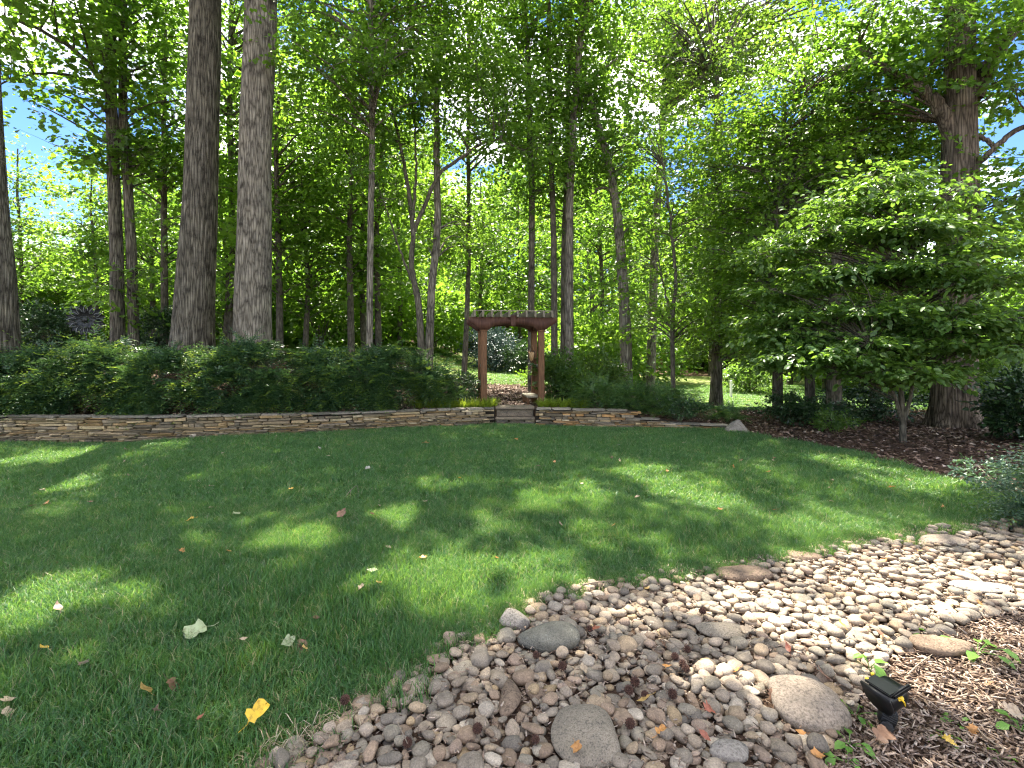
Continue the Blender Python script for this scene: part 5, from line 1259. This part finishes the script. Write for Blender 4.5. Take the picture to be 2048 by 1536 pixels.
# housing: round can, axis roughly along +X, slightly raised; open face with visor at its left end
axis_rot = (0.0, math.radians(-15), math.radians(17)); sp.scale = (.9, .9, .9)
HC = (.012, .0, .175)
prof = [(-.062, .0), (-.062, .060), (-.05, .064), (.02, .064), (.045, .060), (.060, .048), (.066, .030), (.068, 0)]
def lathe_x(prof, n=32, flat_top=None):
    V = []; 
    for x, r in prof:
        for k in range(n):
            a = k / n * 2 * math.pi; y = math.cos(a) * r; z = math.sin(a) * r
            if flat_top is not None: z = min(z, flat_top * max(r / .064, .4))
            V.append((x, y, z))
    m = len(prof); i = np.arange(m - 1)[:, None] * n; j = np.arange(n)[None]; j2 = (j + 1) % n
    return np.array(V), [np.stack([i + j, i + j2, i + n + j2, i + n + j], -1).reshape(-1, 4)]
mb = MB(); mb.add(*lathe_x(prof, 32, .045)); hsg = obj('housing', mb.mesh('housing', M['black'], True), sp, HC, axis_rot)
obj('visor', bm_mesh('visor', box_bm(.070, .125, .012, .004, (-.030, 0, .051), seg=2), M['black']), hsg, None, (0, math.radians(4), 0))
obj('visor_rib', bm_mesh('visor_rib', box_bm(.115, .018, .026, .006, (.012, -.058, .044), seg=2), M['black']), hsg)
n = 20
fo = [(math.cos(a_) * .066, math.sin(a_) * .066) for a_ in np.linspace(math.radians(180), math.radians(360), n)]
outl = np.array([(-.068, .056), (-.066, .02)] + fo + [(.066, .02), (.068, .056)])
mb = MB(); V, F = plate(outl, .012); V = np.column_stack([V[:, 1], V[:, 0], V[:, 2]]); mb.add(V, F); obj('face_plate', mb.mesh('face_plate', M['blackrubber']), hsg, (-.066, 0, 0), (0, math.radians(-10), 0))
cl = bmesh.new()
yc = obj('clip', bm_mesh('clip', box_bm(.030, .016, .010, .003, (0, 0, 0)), M['yellow']), hsg, (-.004, -.060, .018), (math.radians(62), 0, math.radians(-14)))
mb = MB(); mb.add(*tube(smooth_path([(-.03, -.050, .042), (-.016, -.061, .03), (-.004, -.064, .016), (.006, -.067, .0), (.008, -.066, -.02)], 14), np.linspace(.006, .003, 14), 8)); obj('wire', mb.mesh('wire', M['yellow'], True), hsg)
for x_, y_ in ((-.045, .06), (.0, .066)):
    obj('clip', bm_mesh('clip', box_bm(.016, .014, .016, .004, (0, 0, 0)), M['yellow']), hsg, (x_, y_, .056))
def ribbed(r, L_, teeth, n=96):
    V = []
    for x, q in ((-L_ / 2, 0), (-L_ / 2, .82), (-L_ / 2 + .004, 1), (L_ / 2 - .004, 1), (L_ / 2, .82), (L_ / 2, 0)):
        for k in range(n):
            a = k / n * 2 * math.pi; rr = r * q * (1 + (.06 if (k * teeth // n * 2) % 2 == 0 and (k * teeth * 2 // n) % 2 == 0 else -.03)); V.append((x, math.cos(a) * rr, math.sin(a) * rr))
    i = np.arange(5)[:, None] * n; j = np.arange(n)[None]; j2 = (j + 1) % n
    return np.array(V), [np.stack([i + j, i + j2, i + n + j2, i + n + j], -1).reshape(-1, 4)]
mb = MB(); mb.add(*tube([(0, 0, -.03), (0, 0, .03)], [.026, .030], 20, True)); obj('neck', mb.mesh('neck', M['blackrubber'], True), sp, (.012, 0, .105))
mb = MB(); mb.add(*ribbed(.036, .062, 24)); kn = obj('knuckle', mb.mesh('knuckle', M['blackrubber']), sp, (.004, -.004, .074), (0, math.radians(18), math.radians(-24)))
mb = MB(); mb.add(*ribbed(.026, .036, 20)); lk = obj('lower_socket', mb.mesh('lower_socket', M['blackrubber']), sp, (-.028, -.040, .048), (0, math.radians(25), math.radians(62)))
mb = MB(); mb.add(*tube([(-.020, 0, 0), (-.0185, 0, 0)], .017, 20, True)); obj('socket_shade_disc', mb.mesh('socket_shade_disc', M['holeshade']), lk)  # flat dark disc imitates the shade of a hole in the socket
mb = MB(); mb.add(*tube([(0, 0, -.06), (0, 0, .055)], [.010, .022], 14, True)); obj('ground_stake', mb.mesh('ground_stake', M['blackrubber'], True), sp, (.006, 0, .0))

# ================================================================== SMALL THINGS
# fallen leaves: lobed blade, curled
def fallen_mesh(seed):
    r = random.Random(seed); kind = seed % 3
    if kind == 0: out = [(-.1, 0), (0, .06), (.05, .30), (.18, .38), (.30, .26), (.40, .34), (.62, .36), (.72, .20), (.66, .05), (.70, 0)]
    elif kind == 1: out = [(-.08, 0), (.0, .05), (.04, .34), (.20, .22), (.32, .48), (.42, .20), (.58, .30), (.62, .14), (.95, 0)]
    else: out = [(-.1, 0), (0, .05), (.15, .20), (.38, .27), (.62, .2), (.82, .08), (.95, 0)]
    top = out; V = []; 
    c1 = r.uniform(.1, .55); c2 = r.uniform(-.3, .5)
    def zf(x, y): return c1 * y * y * 1.6 + c2 * (x - .3) ** 2 + .04 * math.sin(7 * x + r.random())
    m = len(top); mid = [(x, 0) for x, y in top]
    for x, y in mid: V.append((x, 0, zf(x, 0)))
    for x, y in top[1:-1]: V.append((x, y, zf(x, y)))
    for x, y in top[1:-1]: V.append((x, -y * r.uniform(.8, 1.1), zf(x, y) * r.uniform(.7, 1.3)))
    F3, F4 = [], []
    for s_, off in ((0, m), (1, m + m - 2)):
        F3.append((0, 1, off) if s_ == 0 else (1, 0, off))
        for k in range(m - 3): F4.append((1 + k, 2 + k, off + 1 + k, off + k) if s_ == 0 else (2 + k, 1 + k, off + k, off + 1 + k))
        F3.append((m - 2, m - 1, off + m - 3) if s_ == 0 else (m - 1, m - 2, off + m - 3))
    mb = MB(); mb.add(np.array(V), [np.array(F3), np.array(F4)])
    mb.add(*tube([(-.06, 0, .01), (-.25, .03, .0), (-.42, .02, .04)], .012, 4))
    return mb.mesh('fallen_leaf', M['fallen'], True)
FL = [fallen_mesh(s) for s in range(12)]
LC = {'yellow': (.72, .46, .03), 'orange': (.62, .27, .06), 'tan': (.52, .40, .27), 'brown': (.24, .11, .06), 'pale green': (.42, .52, .27), 'mauve': (.22, .14, .11), 'red': (.40, .09, .05), 'lime green': (.30, .50, .05), 'white': (.62, .60, .52), 'gold': (.66, .42, .12)}
LEAVES = [(500, 1478, 'yellow', 88), (335, 1387, 'brown', 42), (300, 1412, 'gold', 42), (22, 1420, 'tan', 34), (5, 1446, 'tan', 26), (310, 1450, 'mauve', 22), (405, 1456, 'red', 26), (95, 1318, 'yellow', 26), (412, 1274, 'pale green', 60), (480, 1298, 'tan', 24), (568, 1302, 'pale green', 36), (610, 1302, 'brown', 34), (612, 1322, 'gold', 20), (625, 1256, 'brown', 16), (550, 1268, 'tan', 14), (168, 1346, 'mauve', 28), (120, 1240, 'mauve', 34), (755, 1180, 'gold', 18), (754, 1156, 'pale green', 26), (718, 1196, 'tan', 16), (840, 1130, 'orange', 20), (995, 1130, 'orange', 14), (772, 1107, 'tan', 18), (458, 1117, 'orange', 16), (360, 1115, 'orange', 12), (387, 1048, 'yellow', 20), (475, 1038, 'pale green', 24), (420, 1028, 'tan', 12), (685, 1047, 'brown', 30), (578, 992, 'yellow', 14), (426, 985, 'tan', 22), (750, 1046, 'brown', 22), (757, 1024, 'tan', 12), (852, 1018, 'tan', 14), (740, 945, 'white', 14), (846, 896, 'orange', 18), (1030, 883, 'orange', 15), (702, 900, 'orange', 12), (95, 1015, 'orange', 20), (68, 1018, 'brown', 14), (80, 955, 'lime green', 18), (82, 983, 'tan', 14), (256, 906, 'tan', 13), (258, 956, 'tan', 16), (250, 930, 'tan', 12), (286, 940, 'pale green', 16), (185, 1012, 'brown', 14), (920, 968, 'yellow', 14), (1107, 931, 'orange', 10), (1080, 943, 'tan', 12), (1221, 920, 'brown', 16), (1240, 930, 'tan', 12), (1166, 978, 'tan', 12), (1270, 1005, 'tan', 16), (1228, 1062, 'orange', 10), (1135, 1035, 'white', 12), (1124, 1065, 'tan', 10), (1335, 948, 'orange', 9), (1468, 900, 'tan', 10), (1482, 925, 'brown', 12), (1467, 941, 'orange', 12), (1545, 922, 'brown', 10), (1533, 950, 'orange', 14), (1545, 926, 'tan', 9), (1665, 966, 'tan', 10), (1655, 984, 'brown', 10), (1778, 983, 'orange', 16), (1815, 966, 'tan', 12), (1600, 966, 'brown', 14), (1692, 988, 'red', 10), (1436, 1030, 'orange', 9), (1554, 1028, 'orange', 11), (1660, 1010, 'tan', 10), (1888, 1022, 'orange', 10), (640, 905, 'white', 9), (660, 922, 'tan', 9), (445, 915, 'tan', 10), (390, 900, 'pale green', 10), (1235, 895, 'white', 9), (1300, 905, 'tan', 8), (1365, 890, 'tan', 8), (1155, 900, 'white', 8)]
ST_LEAVES = [(1480, 1365, 'orange', 26), (1411, 1450, 'red', 42), (1300, 1425, 'gold', 36), (1316, 1508, 'orange', 34), (1150, 1524, 'orange', 32), (1186, 1286, 'red', 20), (1332, 1365, 'orange', 22), (1640, 1372, 'brown', 48), (1290, 1200, 'gold', 16), (1160, 1360, 'tan', 26), (1320, 1312, 'brown', 24), (1500, 1282, 'tan', 28), (1770, 1140, 'orange', 20), (1840, 1120, 'orange', 14), (1760, 1288, 'brown', 24), (1580, 1332, 'red', 22), (1400, 1496, 'red', 20), (1610, 1500, 'orange', 30), (1960, 1228, 'orange', 18), (1690, 1282, 'yellow', 14), (1530, 1305, 'tan', 20), (1545, 1412, 'brown', 26), (1375, 1170, 'pale green', 16)]
ML_LEAVES = [(2010, 1440, 'tan', 48), (1755, 1500, 'brown', 50), (1945, 1470, 'orange', 24), (1885, 1495, 'yellow', 26), (1860, 1300, 'tan', 26), (2020, 1345, 'tan', 30), (1640, 1530, 'orange', 36), (1990, 1385, 'brown', 24)]
def spread_leaves(L_, base_phrase, group, zoff, zones):
    items = []
    for (px, py, c, wpx) in L_:
        q = G0(px, py); zname = next(z for lim, z in zones if py >= lim); items.append([c, zname, px, q, wpx / FPX * q[1], py])
    cls = {}
    for it in items: cls.setdefault((it[0], it[1]), []).append(it)
    for (c, zn), L2 in cls.items():
        L2.sort(key=lambda it: it[2])
        for k, it in enumerate(L2):
            lab = f'{c} fallen leaf {zn}' if len(L2) == 1 else f'{c} fallen leaf {zn}, {ORD[k]} from the left' 
            q = it[3]; s = max(.055, it[4] * .9)
            o = obj('fallen_leaf', FL[random.randrange(12)], None, (q[0], q[1], tz(q[0], q[1]) + zoff + random.uniform(0, .012)), (random.gauss(0, .4), random.gauss(0, .4), random.uniform(0, 6.28)), (s, s, s * random.uniform(.8, 1.8)))
            f = random.uniform(.85, 1.15); big_ = it[2] == 500; o.color = (*[min(.8, (v * .8 + m_ * .2) * f * .85) if not big_ else v for v, m_ in zip(LC[c], (.42, .32, .2))], 1)
            if big_: o.data = FL[0]; o.rotation_euler = (.15, -.5, .9); o.location.z += .02; o.scale = (.115, .115, .15)
            tag(o, lab, 'leaf', group)
spread_leaves(LEAVES, '', 'fallen leaves on the lawn', .05, [(1225, 'in the near lawn'), (1090, 'on the lawn short of its middle'), (1000, 'on the middle of the lawn'), (930, 'on the lawn beyond its middle'), (0, 'on the far lawn close to the stone wall')])
spread_leaves(ST_LEAVES, '', 'fallen leaves on the cobbles', .066, [(1400, 'on the nearest cobbles'), (1270, 'on the middle cobbles'), (0, 'on the far cobbles')])
spread_leaves(ML_LEAVES, '', 'fallen leaves on the mulch', .04, [(1400, 'on the near mulch'), (0, 'on the mulch by the cobble edge')])

# seedlings
def weed(label, px, py, n, leaf, h, spread=.05):
    q = G0(px, py); r = empty('seedling', (q[0], q[1], 0.0)); tag(r, label, 'plant', 'seedlings near the spotlight')
    tips = []; mb = MB()
    for k in range(n):
        a = k / n * 6.283 + random.uniform(-.5, .5); t_ = np.array([math.cos(a) * spread * random.uniform(.4, 1), math.sin(a) * spread * random.uniform(.4, 1), h * random.uniform(.5, 1)])
        mb.add(*tube(smooth_path([(0, 0, 0), t_ * [.3, .3, .7], t_], 5), .0016, 4)); tips.append((t_, a))
    obj('stem', mb.mesh('stem', LEAF['weed']), r)
    for t_, a in tips:
        V, F = scatter_leaves(np.zeros((1, 3)), np.array([[1.0, 0, -.25]]), np.array([[0, 0, 1.0]]), np.array([1.0]), 'oval')
        obj('leaf', mesh_arrays('leaf', V, F, LEAF['weed']), r, t_, (random.gauss(0, .3), random.gauss(0, .2), a), (leaf * random.uniform(.7, 1.2),) * 3)
weed('bright seedling just behind the spotlight', 1740, 1350, 6, .075, .10)
weed('pale green seedling left of the spotlight base', 1712, 1440, 7, .055, .05, .07)
weed('small seedling in front of the spotlight at the cobble edge', 1700, 1500, 6, .05, .04)
weed('leafy sprout at the bottom edge left of the mulch', 1690, 1532, 5, .05, .04)
weed('spreading green seedling by the brown boulder', 1955, 1315, 9, .085, .07, .10)
weed('low seedling beside the pale cobbles left of the brown boulder', 1870, 1285, 6, .07, .04, .08)
weed('tiny seedling with a yellow leaf on the near mulch', 1885, 1482, 4, .05, .03, .03)
weed('green sprig at the right edge of the mulch', 2042, 1470, 6, .06, .05, .05)
weed('tiny seedling low on the right mulch', 2000, 1520, 4, .045, .03, .03)
weed('tiny sprout on the mulch right of the spotlight base', 1915, 1450, 4, .045, .02, .03)
weed('palmate pale green leaf sprig on the cobble edge of the lawn', 852, 1325, 5, .075, .05, .03)
weed('small sprig on the stones near the plum yew', 1935, 1110, 5, .05, .03, .04)
# sweetgum balls
gb = bmesh.new(); bmesh.ops.create_icosphere(gb, subdivisions=2, radius=1.0)
for f in list(gb.faces):
    r_ = bmesh.ops.poke(gb, faces=[f]); 
    for v in r_['verts']: v.co *= 1.55
GUM = bm_mesh('sweetgum_ball', gb, M['gum'])
GS = sorted([(1072, 1337), (1125, 1360), (1290, 1420), (1258, 1410), (1365, 1355), (1372, 1365), (1350, 1340), (1270, 1393), (1071, 1513), (1345, 1418), (1405, 1245), (1330, 1225), (815, 1520), (690, 1430), (1260, 1480), (955, 1490), (1180, 1282), (1375, 1325)])
for k, (px, py) in enumerate(GS):
    q = G0(px, py); s = random.uniform(.013, .017)
    o = obj('sweetgum_ball', GUM, None, (q[0], q[1], .068), (random.uniform(0, 3), random.uniform(0, 3), 0), (s, s, s)); tag(o, f'spiky dark sweetgum ball on the cobbles, {ORD[k]} from the left', 'seed ball', 'sweetgum balls on the cobbles')
# twigs
def twig(label, pts, r=.004, side=()):
    P = np.array([[*G0(px, py), z] for px, py, z in pts]); c = P[0]
    mb = MB(); mb.add(*tube(smooth_path(P - c, 14), np.linspace(r, r * .4, 14), 6))
    for s_ in side:
        S = np.array([[*G0(px, py), z] for px, py, z in s_]); mb.add(*tube(smooth_path(S - c, 8), np.linspace(r * .6, r * .25, 8), 5))
    tag(obj('twig', mb.mesh('twig', M['twig']), None, c), label, 'twig')
twig('thin pale twig lying across the middle of the lawn', [(995, 980, .06), (1020, 986, .065), (1045, 989, .06), (1068, 994, .055)], .006)
twig('forked dry twig standing in the lawn left of the middle', [(690, 1005, .05), (702, 998, .10), (715, 994, .12), (716, 1010, .06)], .004, [[(702, 998, .10), (700, 1010, .05)]])
twig('dark stick on the cobbles at the lawn edge', [(1165, 1188, .06), (1195, 1185, .07), (1222, 1180, .06)], .006)
twig('curled dry stem among the nearest cobbles left of centre', [(795, 1490, .09), (802, 1510, .10), (815, 1534, .09)], .004)
twig('long dry stalk lying on the mulch right of the spotlight', [(1815, 1362, .03), (1840, 1340, .035), (1868, 1318, .03)], .004)
twig('bent dry stick on the near mulch by the bottom edge', [(1930, 1440, .03), (1970, 1490, .035), (2010, 1515, .03)], .004)
# house and post far behind
hb = empty('brick_house', (12.6, 46.0, tz(12.6, 46.0) - .2), math.radians(-8)); tag(hb, 'small brick outbuilding glimpsed between the far trees right of the curving trunk', 'house')
obj('wall', bm_mesh('wall', box_bm(2.6, 3, 1.7, .02, (0, 0, .85)), M['brick']), hb)
rv = np.array([(-1.5, -1.7, 1.69), (1.5, -1.7, 1.69), (1.5, 1.7, 1.69), (-1.5, 1.7, 1.69), (-1.5, 0, 2.5), (1.5, 0, 2.5)])
obj('roof', mesh_arrays('roof', rv, [np.array([(0, 1, 5, 4), (2, 3, 4, 5), (3, 2, 1, 0)]), np.array([(0, 4, 3), (1, 2, 5)])], M['rooftile']), hb)
q = PX(1462, 780, 22); pz = tz(q[0], q[1])
tag(obj('fence_post', bm_mesh('fence_post', box_bm(.08, .08, .75, .008, (0, 0, .37)), M['whitepaint']), None, (q[0], q[1], pz)), 'short white post on the sunny far grass right of the flared trunk', 'post')
